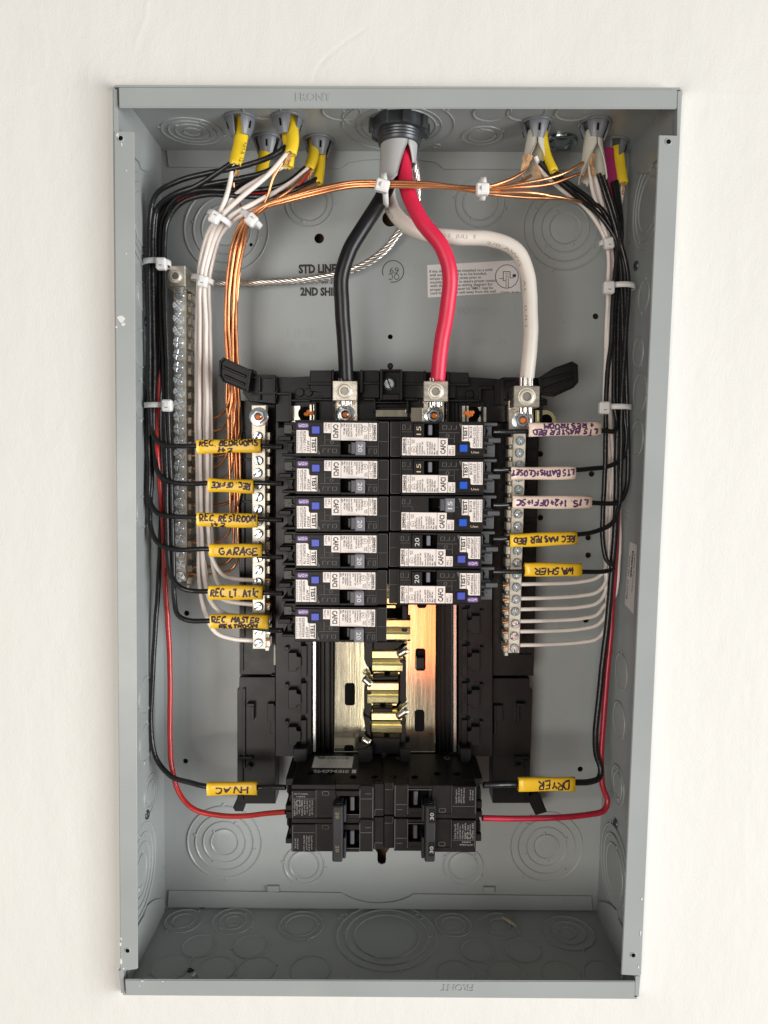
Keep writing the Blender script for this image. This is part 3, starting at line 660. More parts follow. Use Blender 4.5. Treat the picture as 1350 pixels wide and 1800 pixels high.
# black barrier posts round the stabs
for pts in ([(640,1128),(655,1128),(655,1175),(645,1172),(640,1160)], [(640,1212),(653,1212),(653,1250),(650,1262),(640,1255)], [(638,1256),(652,1262),(652,1296),(644,1290)], [(703,1158),(714,1162),(714,1234),(706,1238),(702,1230)], [(704,1268),(714,1270),(712,1318),(704,1318)],
            [(656,1128),(712,1128),(700,1140),(690,1144),(656,1142)], [(654,1296),(704,1298),(704,1326),(654,1326)], [(706,1062),(716,1066),(716,1118),(706,1124)], [(655,1245),(690,1245),(690,1252),(655,1252)], [(655,1190),(700,1188),(700,1195),(655,1196)]):
    part('barrier', lambda m: m.pp(pts, 63, 80, .6))
for a, b in (((700,1152),(716,1142)),((639,1192),(653,1204)),((699,1260),(716,1248)),((638,1298),(650,1306))):
    A, B = at(a[0], a[1], 60), at(b[0], b[1], 58); mm_ = MB(); mm_.tube([A-(B-A)*.05, A, (A*3+B)/4, (A+B)/2, (A+B*3)/4, B, B+(B-A)*.05], 2.7, 12, True, lambda t: 1 if .05 < t < .95 else .55); make('rivet_pin', mm_, TIN, INT)
# lugs and their plates
part('lug_plate', lambda m: m.rect(588,700,628,748,56,59,.3), TIN); part('lug_plate', lambda m: m.rect(744,700,781,748,56,59,.3), TIN)
lug('main_lug', 606, 687, 43, 36, 36, INT, 'bright terminal lug gripping the black cable'); lug('main_lug', 766, 688, 42, 37, 36, INT, 'bright terminal lug gripping the red cable')
nut(607, 729, 56, INT, 7.2, 1, 1); nut(762, 731, 56, INT, 7.2, 1, 2)
for s, x in ((1,540),(-1,828)):
    part('stop_clip', lambda m: (m.rect(x-27, 713, x-12, 742, 60, 62, .2), m.rect(x+4, 711, x+8, 742, 55, 62, .2), m.rect(x+10, 711, x+16, 742, 56, 62, .2)) if s > 0 else (m.rect(x+12, 715, x+27, 742, 60, 62, .2), m.rect(x-8, 713, x-4, 742, 55, 62, .2), m.rect(x-16, 713, x-10, 742, 56, 62, .2)), TIN)
    b = MB(); p = at(x-s*4, 727, 59.8); b.lathe(p, (0,-1,0), [(5.2,.1),(.01,.1)], 14)
    make('clip_hole', b, HOLE, INT)
    b = MB(); rn = random.Random(int(x))
    for k in range(7):
        q = at(x+s*(-3+k*2.2), 727+rn.uniform(-4,4), 55); b.lathe(q, (0,-1,0), [(1.5,-1.5),(1.4,.0),(.8,.3),(.01,.35)], 7, True)
    make('torque_mark', b, ORANGE, INT)
# neutral bars
def nbar(label, xt, xb, y0, y1, sgn, plate, screws, yrow):
    def bar(m): m.pp([(xt[0],y0),(xt[1],y0),(xb[1],y1),(xb[0],y1)], 52, 62, .5)
    o = part('neutral_bar', bar, TIN2, label)
    # the stepped side ledge with the wire mouths
    b = MB(); n = screws
    for k in range(n):
        t = (yrow[0]+(yrow[1]-yrow[0])*k/(n-1)); f = (t-y0)/(y1-y0); e = (xt[1]+(xb[1]-xt[1])*f) if sgn > 0 else (xt[0]+(xb[0]-xt[0])*f)
        b.rect(min(e, e+sgn*8), t-7, max(e, e+sgn*8), t+7, 56, 66, .4); b.rect(min(e, e+sgn*6), t+7.5, max(e, e+sgn*6), t+14, 60, 66, .3)
    make('ledge', b, TIN2, o)
    for k in range(n):
        t = yrow[0]+(yrow[1]-yrow[0])*k/(n-1); f = (t-y0)/(y1-y0); x = (xt[0]+xt[1])/2*(1-f)+(xb[0]+xb[1])/2*f-.5*sgn
        put_mesh('screw', ME_NS, at(x+rnd.uniform(-.8,.8), t, 51.9), o, rnd.uniform(-1.3,.2)-.6)
    return o
nl = nbar('left neutral bar with a row of screws', (442,467), (444,466), 712, 1141, 1, None, 18, (767,1130))
nr = nbar('right neutral bar with a row of screws', (902,925), (893,913), 757, 1148, -1, None, 18, (775,1139))
nut(455, 733, 52, nl, 7.0, 1, 3)
part('neutral_plate', lambda m: m.rect(894,704,938,757,50,58,.4), TIN)
lug('neutral_lug', 926, 697, 45, 38, 32, INT, 'bright terminal lug gripping the white cable'); nut(917, 739, 50, INT, 7.4, 1, 5)
def loop_tab(m):
    m.pp([(940,720),(962,720),(971,724),(977,732),(979,744),(979,756),(940,756)], 60, 62, .4)
part('bonding_tab', loop_tab, STAB); b = MB(); b.lathe(at(960,739,59.8), (0,-1,0), [(4.6,.1),(.01,.1)], 16); make('tab_hole', b, HOLE, INT)
drip = MB(); drip.tube(spline([at(483,1132,73.6), at(484,1150,73.4), at(485,1168,73)], 1.5), 1.5, 10, True, lambda t: .5+.7*t if t > .02 else .1); make('paint_drip', drip, WJACK, INT)

# ------------------------------------------------------------------ ground bar on the left
GB = thing('ground_bar', 'tall bright ground bar with screws on the left of the back panel', 'ground bar', at(318,1022,BD))
g = MB(); g.pp([(305,505),(327,505),(328,1022),(309,1022)], 76, 92, .5); gbar = make('bar', g, TIN2, GB)
led = MB()
for k in range(24):
    y = 516+21.7*k; led.rect(327.5, y, 336.5, y+12, 80, 95, .5); led.rect(327.5, y+13, 333, y+20, 86, 95, .3)
make('ledge', led, TIN2, GB)
for k in range(23):
    y = 538+(1013-538)*k/22; put_mesh('screw', ME_GS, at(314.5+k*.13, y, 75.9), GB, rnd.uniform(0, 3))
put_mesh('screw', ME_NS, at(318, 518, 75.9), GB, .4)
lug('ground_lug', 308, 485, 36, 38, 62, GB, depth=30)
for y in (520, 1018):
    s_ = MB(); s_.rect(308, y-4, 326, y+4, 91, BD-.1, .3); make('standoff', s_, BLACK, GB)
# ------------------------------------------------------------------ single pole arc-fault breakers
KB = .0633
def Zc(x, y): return ((x-685)*KB, -(y-495)*KB)
def lbox(mb, x0, y0, x1, y1, Y0, Y1, b=.25):
    a = Zc(x0, y0); c = Zc(x1, y1); mb.box(a[0], c[0], Y0, Y1, c[1], a[1], b); return mb
def lpoly(mb, pts, Y0, Y1, b=.2): return mb.prism([Zc(*p) for p in pts], Y0, Y1, b)
DOWN = Vector((0,0,-1)); RT = Vector((1,0,0))
def ltext(mb, st, x, y, h, w, Y, bold=0.0):     # text reading downwards: starts at (x = baseline, y = top), h letter height, w run length
    a = Zc(x, y); put_text(mb, st, (a[0], Y, a[1]), DOWN, RT, h*KB, w*KB, bold)
def breaker(i, px, py, rating, right, off=False, code='AF233', serial='R25090311171', purple=True, glossy_blue=BLUE, handle_col=None, label=''):
    p = at(px, py, 12.0)
    t = thing('single_pole_breaker', label, 'circuit breaker', p, 'single pole breakers in two columns'); jr = random.Random(i*7+1); t.rotation_euler = (jr.uniform(-.006,.006), (PI if right else 0)+jr.uniform(-.005,.005), jr.uniform(-.006,.006)); t.location.y += jr.uniform(-.0004,.0004)
    L = lambda n, mb, m, par=None: make(n, mb, m, par or t, local=True)
    b = MB(); hx = 0 if not off else -1
    wx0, wx1 = (728, 1000) if not off else (560, 830)
    # body: rear block plus face tiers left open where the handle works
    lbox(b, 236, 303, 1134, 688, 9, 50, .4); lbox(b, 240, 300, 1132, 322, .6, 9.5, .3)
    lbox(b, 240, 321, wx0, 690, 0, 9.5, .35); lbox(b, wx0, 321, wx1, 520, 0, 9.5, .35); lbox(b, wx1, 321, 1130, 690, 0.05, 9.5, .35); lbox(b, wx0, 666, wx1, 690, 0.1, 9.5, .3)
    L('body', b, BLACK2)
    n = MB(); lbox(n, 1134, 308, 1246, 690, 3, 46, .4); L('nose', n, BLACK2)
    e = MB(); lbox(e, 1140, 518, 1240, 524, 2.6, 3.4, .1); lbox(e, 1140, 312, 1240, 317, 2.6, 3.4, .1); lbox(e, 1132, 320, 1138, 686, 1.2, 3.4, .1); lbox(e, 1238, 316, 1244, 684, 2.7, 3.4, .1); L('moulding_line', e, EMB)
    # terminal end
    k = MB(); lbox(k, 86, 312, 236, 455, 16, 50, .5); lbox(k, 40, 470, 180, 522, 9, 40, .5); lbox(k, 110, 455, 238, 540, 14, 48, .4)
    lpoly(k, [(120,540),(165,540),(190,560),(210,545),(238,545),(238,655),(205,650),(185,640),(160,655),(120,655)], 19, 48, .3); lbox(k, 70, 655, 225, 690, 13, 46, .5); lbox(k, 205, 540, 238, 650, 12, 46, .3)
    L('terminal_shroud', k, DGREY if right else BLACK2)  # right shrouds greyer: light falling on that side is put into the colour
    h = MB(); lpoly(h, [(160,600),(178,552),(200,540),(204,640),(185,650)], 18.6, 19.2, 0); L('terminal_mouth', h, HOLE)
    cl = MB(); lbox(cl, 92, 345, 180, 440, 14.2, 16.2, .3); lpoly(cl, [(140,395),(180,395),(195,412),(236,412),(236,420),(190,420),(175,403),(140,403)], 13.6, 16, .1); L('terminal_clip', cl, DGREY if right else EMB)
    # window
    w = MB(); lbox(w, wx0+2, 322+198, wx1, 668, 7.6, 9.2, 0); L('handle_well', w, HOLE)
    gb = MB()
    if right and not off: lbox(gb, 795, 545, 838, 655, 2.2, 8, .4)
    else: lbox(gb, wx0+80, 550, wx0+108, 655, 5.5, 8, .3)
    L('rocker_bar', gb, GREYH if right and not off else DGREY)
    hd = MB(); x0 = 890 if not off else 555
    if right and not off:
        lpoly(hd, [(885,520),(1002,520),(1002,672),(885,672)], -1.2, 8, .5)
    else:
        lpoly(hd, [(x0,530),(x0+14,522),(x0+88,522),(x0+105,532),(x0+105,672),(x0,672)], -5.2, 8, .5); lpoly(hd, [(x0-46 if not off else x0+100,535),(x0+6 if not off else x0+150,535),(x0+6 if not off else x0+150,660),(x0-46 if not off else x0+100,660)], -1.5, 8, .5)
    ho = L('handle', hd, BLACK2 if right and not off else GREYH)
    tx = MB(); rn = random.Random(i)
    yh = -1.3 if right and not off else -5.3
    if right and not off: ltext(tx, rating, 918, 545, 48, 92, yh, .0)
    else: ltext(tx, rating, x0+28, 555, 48, 84, yh, .01)
    L('rating', tx, INKG if right and rating == '15' and not off else INKW, ho)
    # embossed ON / OFF
    e = MB()
    ox0 = 500 if not off else 850
    lbox(e, 505, 568, 725, 574, -.25, .1, .08)
    if not off:
        for q in (535, 590, 640): lbox(e, q, 605, q+8, 650, -.25, .1, .08); lbox(e, q, 605, q+40, 611, -.25, .1, .08)
        lbox(e, 682, 605, 690, 650, -.25, .1, .08); lbox(e, 640, 644, 688, 650, -.25, .1, .08)
    for q in (1030, 1085): lbox(e, q, 600, q+7, 655, -.25, .1, .08); lbox(e, q, 600, q+40, 606, -.25, .1, .08)
    lbox(e, 1112, 600, 1119, 655, -.25, .1, .08); lbox(e, 1085, 649, 1118, 655, -.25, .1, .08)
    lbox(e, 1006, 575, 1125, 580, -.2, .1, .08); lbox(e, 1006, 525, 1010, 575, -.2, .1, .08)
    lbox(e, 480, 570, 488, 668, -.6, .1, .2); lpoly(e, [(488,668),(512,668),(505,640),(488,610)], -.7, .1, .2)
    if not off: lbox(e, 556, 460, 562, 565, -.2, .1, .08); lbox(e, 562, 508, 720, 513, -.2, .1, .08); e.lathe((*Zc(632,538)[:1], -.02, Zc(632,538)[1]), (0,-1,0), [(1.3,0),(1.25,.25),(.9,.25),(.8,0)], 14)
    L('embossed_marks', e, EMB)
    # button, labels
    bt = MB(); lbox(bt, 420, 367, 503, 447, -1.6, 3, .35); L('test_button', bt, glossy_blue)
    fr = MB(); lpoly(fr, [(390,450),(530,450),(540,462),(540,520),(556,520),(556,568),(490,568),(490,480),(400,480)], -.3, .1, .15); L('button_bezel', fr, BLACK2)
    if purple:
        u = MB(); x, y = 270, 333; lpoly(u, [(x+12,y),(x+104,y),(x+116,y+10),(x+116,y+44),(x+104,y+54),(x+12,y+54),(x,y+44),(x,y+10)], -.18, .05, 0); uo = L('purple_sticker', u, PURPLE); uo.location = (jr.uniform(-.4,.4)*.001, 0, jr.uniform(-.2,.2)*.001)
        ut = MB(); a = Zc(380, 345)
        for j, ch in enumerate('A03'): ltext(ut, ch, 350-j*34, 344, 30, 32, -.25, .01)
        L('printed_lettering', ut, INKW, uo)
    else:
        ut = MB(); a = Zc(380, 382); put_text(ut, 'Uen', (Zc(375,382)[0], -.1, Zc(0,352)[1]), (-1,0,0), (0,0,-1), 1.5, 5.2, .01); L('date_mark', ut, INKG)
    s = MB(); lpoly(s, [(255,412),(372,412),(384,422),(384,470),(398,486),(475,486),(475,655),(255,655)], -.15, .05, 0); so = L('test_label', s, LABEL); so.location = (jr.uniform(-.35,.35)*.001, 0, jr.uniform(-.25,.25)*.001)
    st = MB(); ltext(st, 'TEST', 420, 498, 44, 146, -.25, .034)
    ltext(st, code, 367, 520, 26, 118, -.25, .012); ltext(st, serial, 328, 425, 26, 212, -.25, .012)
    ltext(st, 'Wire 60/75\u00b0C 25 lb-in', 288, 425, 19, 210, -.25, .0); ltext(st, 'AWG CU #14-8 AL #12-8', 261, 425, 16, 215, -.25, .0)
    lbox(st, 312, 418, 316, 652, -.28, -.2, 0); lbox(st, 402, 490, 406, 652, -.28, -.2, 0); L('printed_lettering', st, INK, so)
    s = MB(); lpoly(s, [(552,325),(1120,325),(1120,515),(632,512),(632,437),(552,435)], -.15, .05, 0); so = L('rating_label', s, LABEL); so.location = (jr.uniform(-.3,.3)*.001, 0, jr.uniform(-.15,.2)*.001)
    st = MB(); ltext(st, 'CAFCI', 655, 342, 52, 146, -.25, .028); ltext(st, 'ARC', 596, 335, 22, 62, -.25, .0); ltext(st, 'FAULT', 562, 335, 22, 85, -.25, .0)
    for j, (q, ww) in enumerate((('60Hz', 40), ('Max. RMS Sym.', 120), ('10kA 120/240V~', 130), ('Interrupting Rating', 135), ('Issue No. JN0752', 140), ('AFCI', 40), ('Combination Type', 135), ('Circuit Breaker &', 125), ('LISTED E20131', 120))):
        ltext(st, q, 738+j*25.5+(6 if j > 4 else 0), 335, 18, ww, -.25, .012)
    ltext(st, 'SWD', 985, 455, 15, 38, -.25); ltext(st, 'HACR', 1005, 448, 15, 48, -.25)
    ltext(st, 'TYPE', 1062, 335, 16, 40, -.25); ltext(st, 'QAF2N', 1040, 335, 17, 80, -.25); ltext(st, '40\u00b0C', 1045, 450, 18, 48, -.25); ltext(st, 'SIEMENS', 1086, 345, 24, 160, -.25, .03)
    lbox(st, 732, 325, 735, 512, -.28, -.2, 0); lbox(st, 1030, 325, 1033, 514, -.28, -.2, 0); lbox(st, 1076, 325, 1079, 514, -.28, -.2, 0); lbox(st, 1033, 438, 1078, 441, -.28, -.2, 0); lbox(st, 630, 325, 633, 437, -.28, -.2, 0)
    c_ = Zc(992, 388); st.lathe((c_[0], -.26, c_[1]), (0,-1,0), [(1.75,0),(1.95,.01)], 24, False); ltext(st, 'UL', 984, 368, 18, 36, -.27, .01)
    L('printed_lettering', st, INK, so)
    return t
ordn = ('topmost', 'second', 'third', 'fourth', 'fifth', 'lowest')
sl = ('REC. BEDROOMS', 'REC. OFFICE', 'REC. RESTROOM', 'GARAGE', 'REC. LT. ATIC', 'REC. MASTER RESTROOM')
ser = ('R25090311171', 'P25090312065', 'H25090303044', 'R25090311178', 'N25090311107', 'E25090303564')
for i, (x, y) in enumerate(((591.6,770.7),(591.4,837.5),(591.2,903.2),(590.5,968.4),(590,1033),(589.6,1098.2))):
    breaker(i, x, y, '20', False, serial=ser[i], label='%s black breaker of the left column, fed by the %s wire' % (ordn[i], sl[i]))
sr = ('LTS MASTER BED', 'LTS BATHS', 'LTS 1+2', 'REC MASTER BED', 'WASHER')
serr = ('C26061121521', 'A26061131537', 'C26061151420', 'P25090312067', 'P25090312066')
ordr = ('topmost', 'second', 'third', 'fourth', 'lowest')
for i, (x, y) in enumerate(((778,773),(777.8,838.4),(777,903.8),(774.6,968.2),(774,1032.7))):
    breaker(10+i, x, y, '15' if i < 3 else '20', True, off=(i == 2), code='BC013' if i < 3 else 'AF233', serial=serr[i], purple=i >= 3, glossy_blue=BLUE2 if i < 3 else BLUE,
            label='%s black breaker of the right column, fed by the %s wire' % (ordr[i], sr[i]) )

# ------------------------------------------------------------------ the two double pole breakers at the foot
KX, KZ = .1194, .1238
def dbl(px, py, rating, right, label):
    p = at(px, py, 12); t = thing('double_pole_breaker', label, 'circuit breaker', p, 'double pole breakers at the foot'); t.rotation_euler = (0, PI if right else 0, 0)
    L = lambda n, mb, m, par=None: make(n, mb, m, par or t, local=True)
    X = lambda x: (x-357)*KX
    Zz = lambda y: -(y-475)*KZ
    def B(mb, x0, y0, x1, y1, Y0, Y1, b=.3): return mb.box(X(x0), X(x1), Y0, Y1, Zz(y1), Zz(y0), b)
    for q in (0, 200):
        b = MB(); B(b, 108, 275+q, 640, 472+q, 10, 56, .5); B(b, 108, 275+q, 365, 305+q, 1.5, 11, .4); B(b, 108, 305+q, 252, 470+q, .3, 11, .4); B(b, 252, 305+q, 372, 472+q, 1.4, 11, .4)
        B(b, 372, 308+q, 512, 340+q, .8, 11, .4); B(b, 372, 452+q, 512, 472+q, 1, 11, .4); B(b, 512, 280+q, 595, 472+q, 1.6, 11, .4); B(b, 595, 280+q, 655, 474+q, 5, 50, .4); B(b, 365, 275+q, 595, 308+q, 2.6, 11, .4)
        B(b, 372, 340+q, 390, 452+q, 3, 11, .3)
        po = L('pole_body', b, BLACK2)
        w = MB(); B(w, 390, 338+q, 513, 455+q, 8.6, 10.2, 0); L('handle_well', w, HOLE, po)
        r = MB(); B(r, 455, 350+q, 480, 432+q, 2.2, 9, .5); L('rocker_bar', r, DGREY, po)
        e = MB()
        for x0, y0, x1, y1, yy in ((114,312,118,468,.05),(114,352,250,355,.05),(290,312,330,316,1.15),(290,312,294,338,1.15),(326,312,330,338,1.15),(290,335,330,338,1.15),(252,306,256,470,.9),(512,355,592,359,1.3),(545,325,580,329,1.3),(588,290,593,470,1.3),(512,300,516,470,1.3),(600,430,650,434,4.7),(600,430,604,470,4.7),(372,446,512,450,.6)):
            B(e, x0, y0+q, x1, y1+q, yy, yy+.5, .05)
        L('embossed_marks', e, EMB, po)
        s = MB(); B(s, 60, 285+q, 112, 330+q, 14, 52, .5); B(s, 60, 440+q, 112, 474+q, 12, 52, .5); s.prism([(X(62),Zz(330+q)),(X(108),Zz(330+q)),(X(108),Zz(440+q)),(X(75),Zz(440+q)),(X(84),Zz(400+q)),(X(62),Zz(380+q))], 17, 52, .4)
        L('terminal_shroud', s, BLACK2, po)
        h = MB(); B(h, 72, 336+q, 100, 400+q, 16.6, 17.3, 0); L('terminal_mouth', h, HOLE, po)
        tx = MB()
        def T(st, x, y, h_, w_, bold=0): put_text(tx, st, (X(x), .2, Zz(y)), DOWN, RT, h_*KX, w_*KZ, bold)
        if q == 0:
            put_text(tx, 'SIEMENS Type QPF', (X(205), .2, Zz(322)), (-1,0,0), (0,0,-1), 1.0, 80*KX)
            put_text(tx, 'E44021', (X(190), .2, Zz(338)), (-1,0,0), (0,0,-1), 1.0, 50*KX)
            for j, st in enumerate(('LISTED 2085', 'UL CLASS NO.', 'HACR Type', 'SWD 60Hz', '10kA Max 240V', '120/240 V~', 'C/T 40C CU-AL', '2 Poles Type QP')): T(st, 124+j*15, 360, 8.5, 95-6*(j % 3))
            c_ = (X(153), Zz(380)); tx.lathe((c_[0], .15, c_[1]), (0,-1,0), [(1.9,0),(2.15,.01)], 20, False)
        else:
            for j, st in enumerate(('60/75C wire', 'AWG CU-AL #14-8', 'Tighten 25 lb-in', 'Use 60C wire for')): T(st, 180+j*15, 372+q, 8.5, 90-7*(j % 2))
            for j, st in enumerate(('#4-1/0 AL', 'CU #14')): T(st, 128+j*14, 390+q, 8, 60)
        L('printed_lettering', tx, INKL, po)
    n = MB(); B(n, 652, 280, 660, 672, 8, 40, .3); L('nose', n, BLACK2)
    # handle tie
    fy = (lambda y: 950-y) if right else (lambda y: y)
    def BH_(mb, x0, y0, x1, y1, Y0, Y1, b=.3): return B(mb, x0, min(fy(y0), fy(y1)), x1, max(fy(y0), fy(y1)), Y0, Y1, b)
    hd = MB(); BH_(hd, 356, 362, 416, 690, -8.5, 6, .9); BH_(hd, 416, 370, 434, 470, -5, 6, .5); BH_(hd, 416, 560, 434, 684, -5, 6, .5); ho = L('handle_tie', hd, TIEH)
    tx = MB()
    for y in (415, 610):
        yc = fy(y)
        if right:      # recessed windows carrying the rating
            wn = MB(); B(wn, 358, yc-44, 394, yc+40, -8.62, -8.4, 0); L('rating_window', wn, BLACK2, ho)
            put_text(tx, rating, (X(366), -8.75, Zz(yc-26)), DOWN, RT, 2.5, 5.2, .02)
        else: put_text(tx, rating, (X(376), -8.6, Zz(yc-20)), DOWN, RT, 2.4, 4.8, .0)
    L('rating', tx, INKL if right else INKD, ho)
    zb = Zz(fy(362)); hb = MB(); hb.lathe((X(386), -3.5, zb), (0,0,-1 if right else 1), [(2.0,.05),(2.0,.5),(1.4,.5),(1.3,.08)], 14); L('tie_rim', hb, TIEH, ho)
    hb = MB(); hb.lathe((X(386), -3.5, zb), (0,0,-1 if right else 1), [(1.35,.1),(.01,.1)], 14); L('tie_bore', hb, HOLE, ho)
    # upper side of the case with its rivets (for the turned one this is the lower side, so both sides carry them)
    for sgn in (1, -1):
        zt = Zz(275) if sgn > 0 else Zz(672)
        for x, yv in ((210,20),(330,20),(470,14),(600,14),(250,48),(560,48)):
            rv = MB(); rv.lathe((X(x), yv, zt), (0,0,sgn), [(2.6,.02),(2.5,.35),(1.9,.35),(1.6,-.0),(.01,.0)], 16); L('rivet', rv, HOLE if yv < 30 else EMB)
        rb = MB(); rb.box(X(112), X(640), 24, 25, zt-.02, zt+.5*sgn, 0) if False else None
    return t
dl = dbl(585.8, 1440.7, '20', False, 'black double pole breaker marked 20, bottom left, fed by the HVAC wire')
dr = dbl(763.5, 1440.7, '30', True, 'black double pole breaker marked 30, bottom right, fed by the DRYER wire')
# on the upper side of the left one: barcode sticker and maker's name
zt = -(275-475)*KZ+.12
Xd = lambda x: (x-357)*KX
s = MB(); s.add([(Xd(205),29,zt),(Xd(455),29,zt),(Xd(460),50,zt),(Xd(208),50,zt)], [(0,1,2,3)]); so = make('barcode_sticker', s, STICK, dl, local=True); so['label'] = 'grey barcode sticker on the upper side'
s = MB(); rn = random.Random(4); x = Xd(240)
while x < Xd(430):
    w_ = rn.uniform(.15,.6); s.add([(x,44,zt+.08),(x+w_,44,zt+.08),(x+w_,48.5,zt+.08),(x,48.5,zt+.08)], [(0,1,2,3)]); x += w_+rn.uniform(.2,.6)
for j in range(4): put_text(s, ('Made in Mexico  2P 20A 120/240V', 'CAT. NO. Q220  Common trip', 'Use with Type EQ loadcenters only', 'Series 3  10000 AIC')[j], (Xd(430), 31.2+j*3, zt+.08), (-1,0,0), (0,1,0), 1.3, 22-2*j)
make('printed_lettering', s, INKB, so, local=True)
s = MB(); put_text(s, 'SIEMENS', (Xd(440), 20.5, zt+.08), (-1,0,0), (0,1,0), 4.6, 26.5, .02); s.box(Xd(458), Xd(484), 20.5, 26, zt-.1, zt+.05); make('printed_lettering', s, INKB if False else INKW, dl, local=True)
# hold-down clips between the rail and the double pole breakers
for x0, x1 in ((515,540),(628,655),(702,722),(808,828)):
    part('hold_down_clip', lambda m: m.pp([(x0,1316),(x1,1316),(x1-1,1336),((x0+x1)/2,1350),(x0+1,1338)], 52, 64, .6))
# ------------------------------------------------------------------ cables and wires
def wire(name, label, pts, r, m, cat='wire', group=None, n=10, step=3.0, jit=.25):
    rn = random.Random(len(pts)*100+int(pts[0][0]*7+pts[-1][1]))
    P = [at(*p) for p in pts]; P = [P[0]]+[p+Vector((rn.uniform(-jit,jit), rn.uniform(-jit,jit), 0)) for p in P[1:-1]]+[P[-1]]
    mb = MB(); path = spline(P, step); L0 = len(path); sd = rn.uniform(0, 99)
    for i in range(3, L0-3):
        e = min(1, i/12, (L0-1-i)/12)*(.9 if r > 3 else .75 if m in (COPPER, COPPER2) else .6); t = i*step
        path[i] = path[i]+Vector((mnoise.noise(Vector((t/38, sd, 0)))+.4*mnoise.noise(Vector((t/13, sd, 5))), .6*mnoise.noise(Vector((t/38, sd, 9))), mnoise.noise(Vector((t/38, sd, 17)))))*e
    mb.tube(path, r, n)
    o = make(name, mb, m); tag(o, label, cat, group); o['_p'] = 1; return o, path
def stranded(mb, path, r, strands=7, pitch=38.0):
    fr = frames(path); s = 0; rs = r*.42; rows = [[] for _ in range(strands)]
    for i, (p, t, u, w) in enumerate(fr):
        if i: s += (path[i]-path[i-1]).length
        for k in range(strands):
            a = 2*PI*(k/strands+s/pitch); rows[k].append(p+(u*math.cos(a)+w*math.sin(a))*(r-rs))
    for k in range(strands): mb.tube(rows[k], rs, 7)
# the service entry: locknut, threaded nipple and grey cable jacket
zc = atz(701, 214, BH); zc.x += .5
SC = thing('service_connector', 'threaded metal cable connector with locknut at the top centre of the box', 'cable connector', zc)
m1 = MB(); m1.lathe(zc, (0,0,-1), [(17.5,.1),(19.4,.2),(19.4,7.2),(18.4,8.2),(15.3,8.4),(15.2,0)], 40, False); make('locknut', m1, DIEC, SC)
for k in range(8):
    a = k*PI/4+.22; d = Vector((math.cos(a), math.sin(a), 0)); e = Vector((-d.y, d.x, 0)); b = MB(); b.box(-3.2,3.2,0,3.0,-8.8,-.2,.6); b.xf(lambda v: zc+e*v.x+d*(18.6+v.y)+Vector((0,0,v.z))); make('locknut_lug', b, DIEC, SC)
m1 = MB(); pr = [(14.8,0)]
for k in range(4): pr += [(14.6,7.4+k*2),(15.3,8.0+k*2),(15.3,8.5+k*2),(14.5,9.1+k*2)]
pr += [(14.6,16.4),(13.6,16.6),(13.4,4)]; m1.lathe(zc, (0,0,-1), pr, 40, True); make('threaded_nipple', m1, DIEC, SC)
def open_jacket(name, label, c, axis, r0, r1, ln, gap0, gap1, face, m, slant=None, n=26, rows=12, t=.9, cat='cable jacket', group=None, sx=1.0, wob=.0):
    """a cut cable jacket: an open tube whose slit widens towards its end; face = angle the slit looks to (0 = towards the room)"""
    w = Vector(axis).normalized(); u = Vector((0,-1,0)); u = (u-w*u.dot(w)).normalized(); v = u.cross(w)
    mb = MB(); vs = []; fs = []; rn = random.Random(int(ln*10+r0*33))
    jag = [rn.uniform(-1,1) for _ in range(n+1)]
    for side in (0, 1):
        for j in range(rows+1):
            f = j/rows; r = r0+(r1-r0)*f - side*t; g = gap0+(gap1-gap0)*max(0, (f-.36)/.64)**.8 if not slant else gap0+(gap1-gap0)*max(0, f-.3)**.8
            for i in range(n+1):
                a = face+g/2+(2*PI-g)*i/n; d = ln*f
                if slant: d = f*(ln-slant*math.sin(a))
                d += f*jag[i]*wob
                vs.append(Vector(c)+w*d+u*math.cos(a)*r+v*math.sin(a)*r*sx)
    N = (rows+1)*(n+1)
    for j in range(rows):
        for i in range(n):
            q = j*(n+1)+i; fs += [(q,q+1,q+n+2,q+n+1), (N+q,N+q+n+1,N+q+n+2,N+q+1)]
        for i in (0, n):
            q = j*(n+1)+i; fs.append((q, q+n+1, N+q+n+1, N+q))
    for i in range(n):
        q = rows*(n+1)+i; fs.append((q, q+1, N+q+1, N+q))
    mb.add(vs, fs, True); o = make(name, mb, m); tag(o, label, cat, group); return o
open_jacket('service_cable_jacket', 'grey cut sheath of the service cable below the threaded connector', zc+Vector((0,0,-12)), (-.05,0,-1), 13.2, 12.6, 29, .05, 1.3, .5, GJACK, slant=13, n=34, rows=16)
zc2 = zc
black_main, pb = wire('service_cable', 'thick black cable curving from the top connector to the left lug', [(697,262,50),(692,300,46),(672,345,40),(643,390,34),(614,440,32),(601,490,34),(601,550,38),(607,620,44),(609,672,47)], 5.3, BCABLE, 'cable', 'thick service cables', 18, 2.5)
red_main, pr_ = wire('service_cable', 'thick crimson cable curving from the top connector to the middle lug', [(709,262,46),(710,300,42),(718,340,36),(741,388,30),(774,432,27),(790,478,28),(787,530,33),(776,600,41),(769,672,47)], 5.4, RCABLE, 'cable', 'thick service cables', 18, 2.5)
white_main, pw = wire('service_cable', 'thick white cable looping right from the top connector to the right lug', [(693,262,62),(684,305,60),(683,345,56),(699,382,50),(735,408,46),(800,416,44),(862,420,42),(906,440,41),(927,485,41),(932,550,41),(930,620,42),(926,664,44)], 5.3, WCABLE, 'cable', 'thick service cables', 18, 2.5)
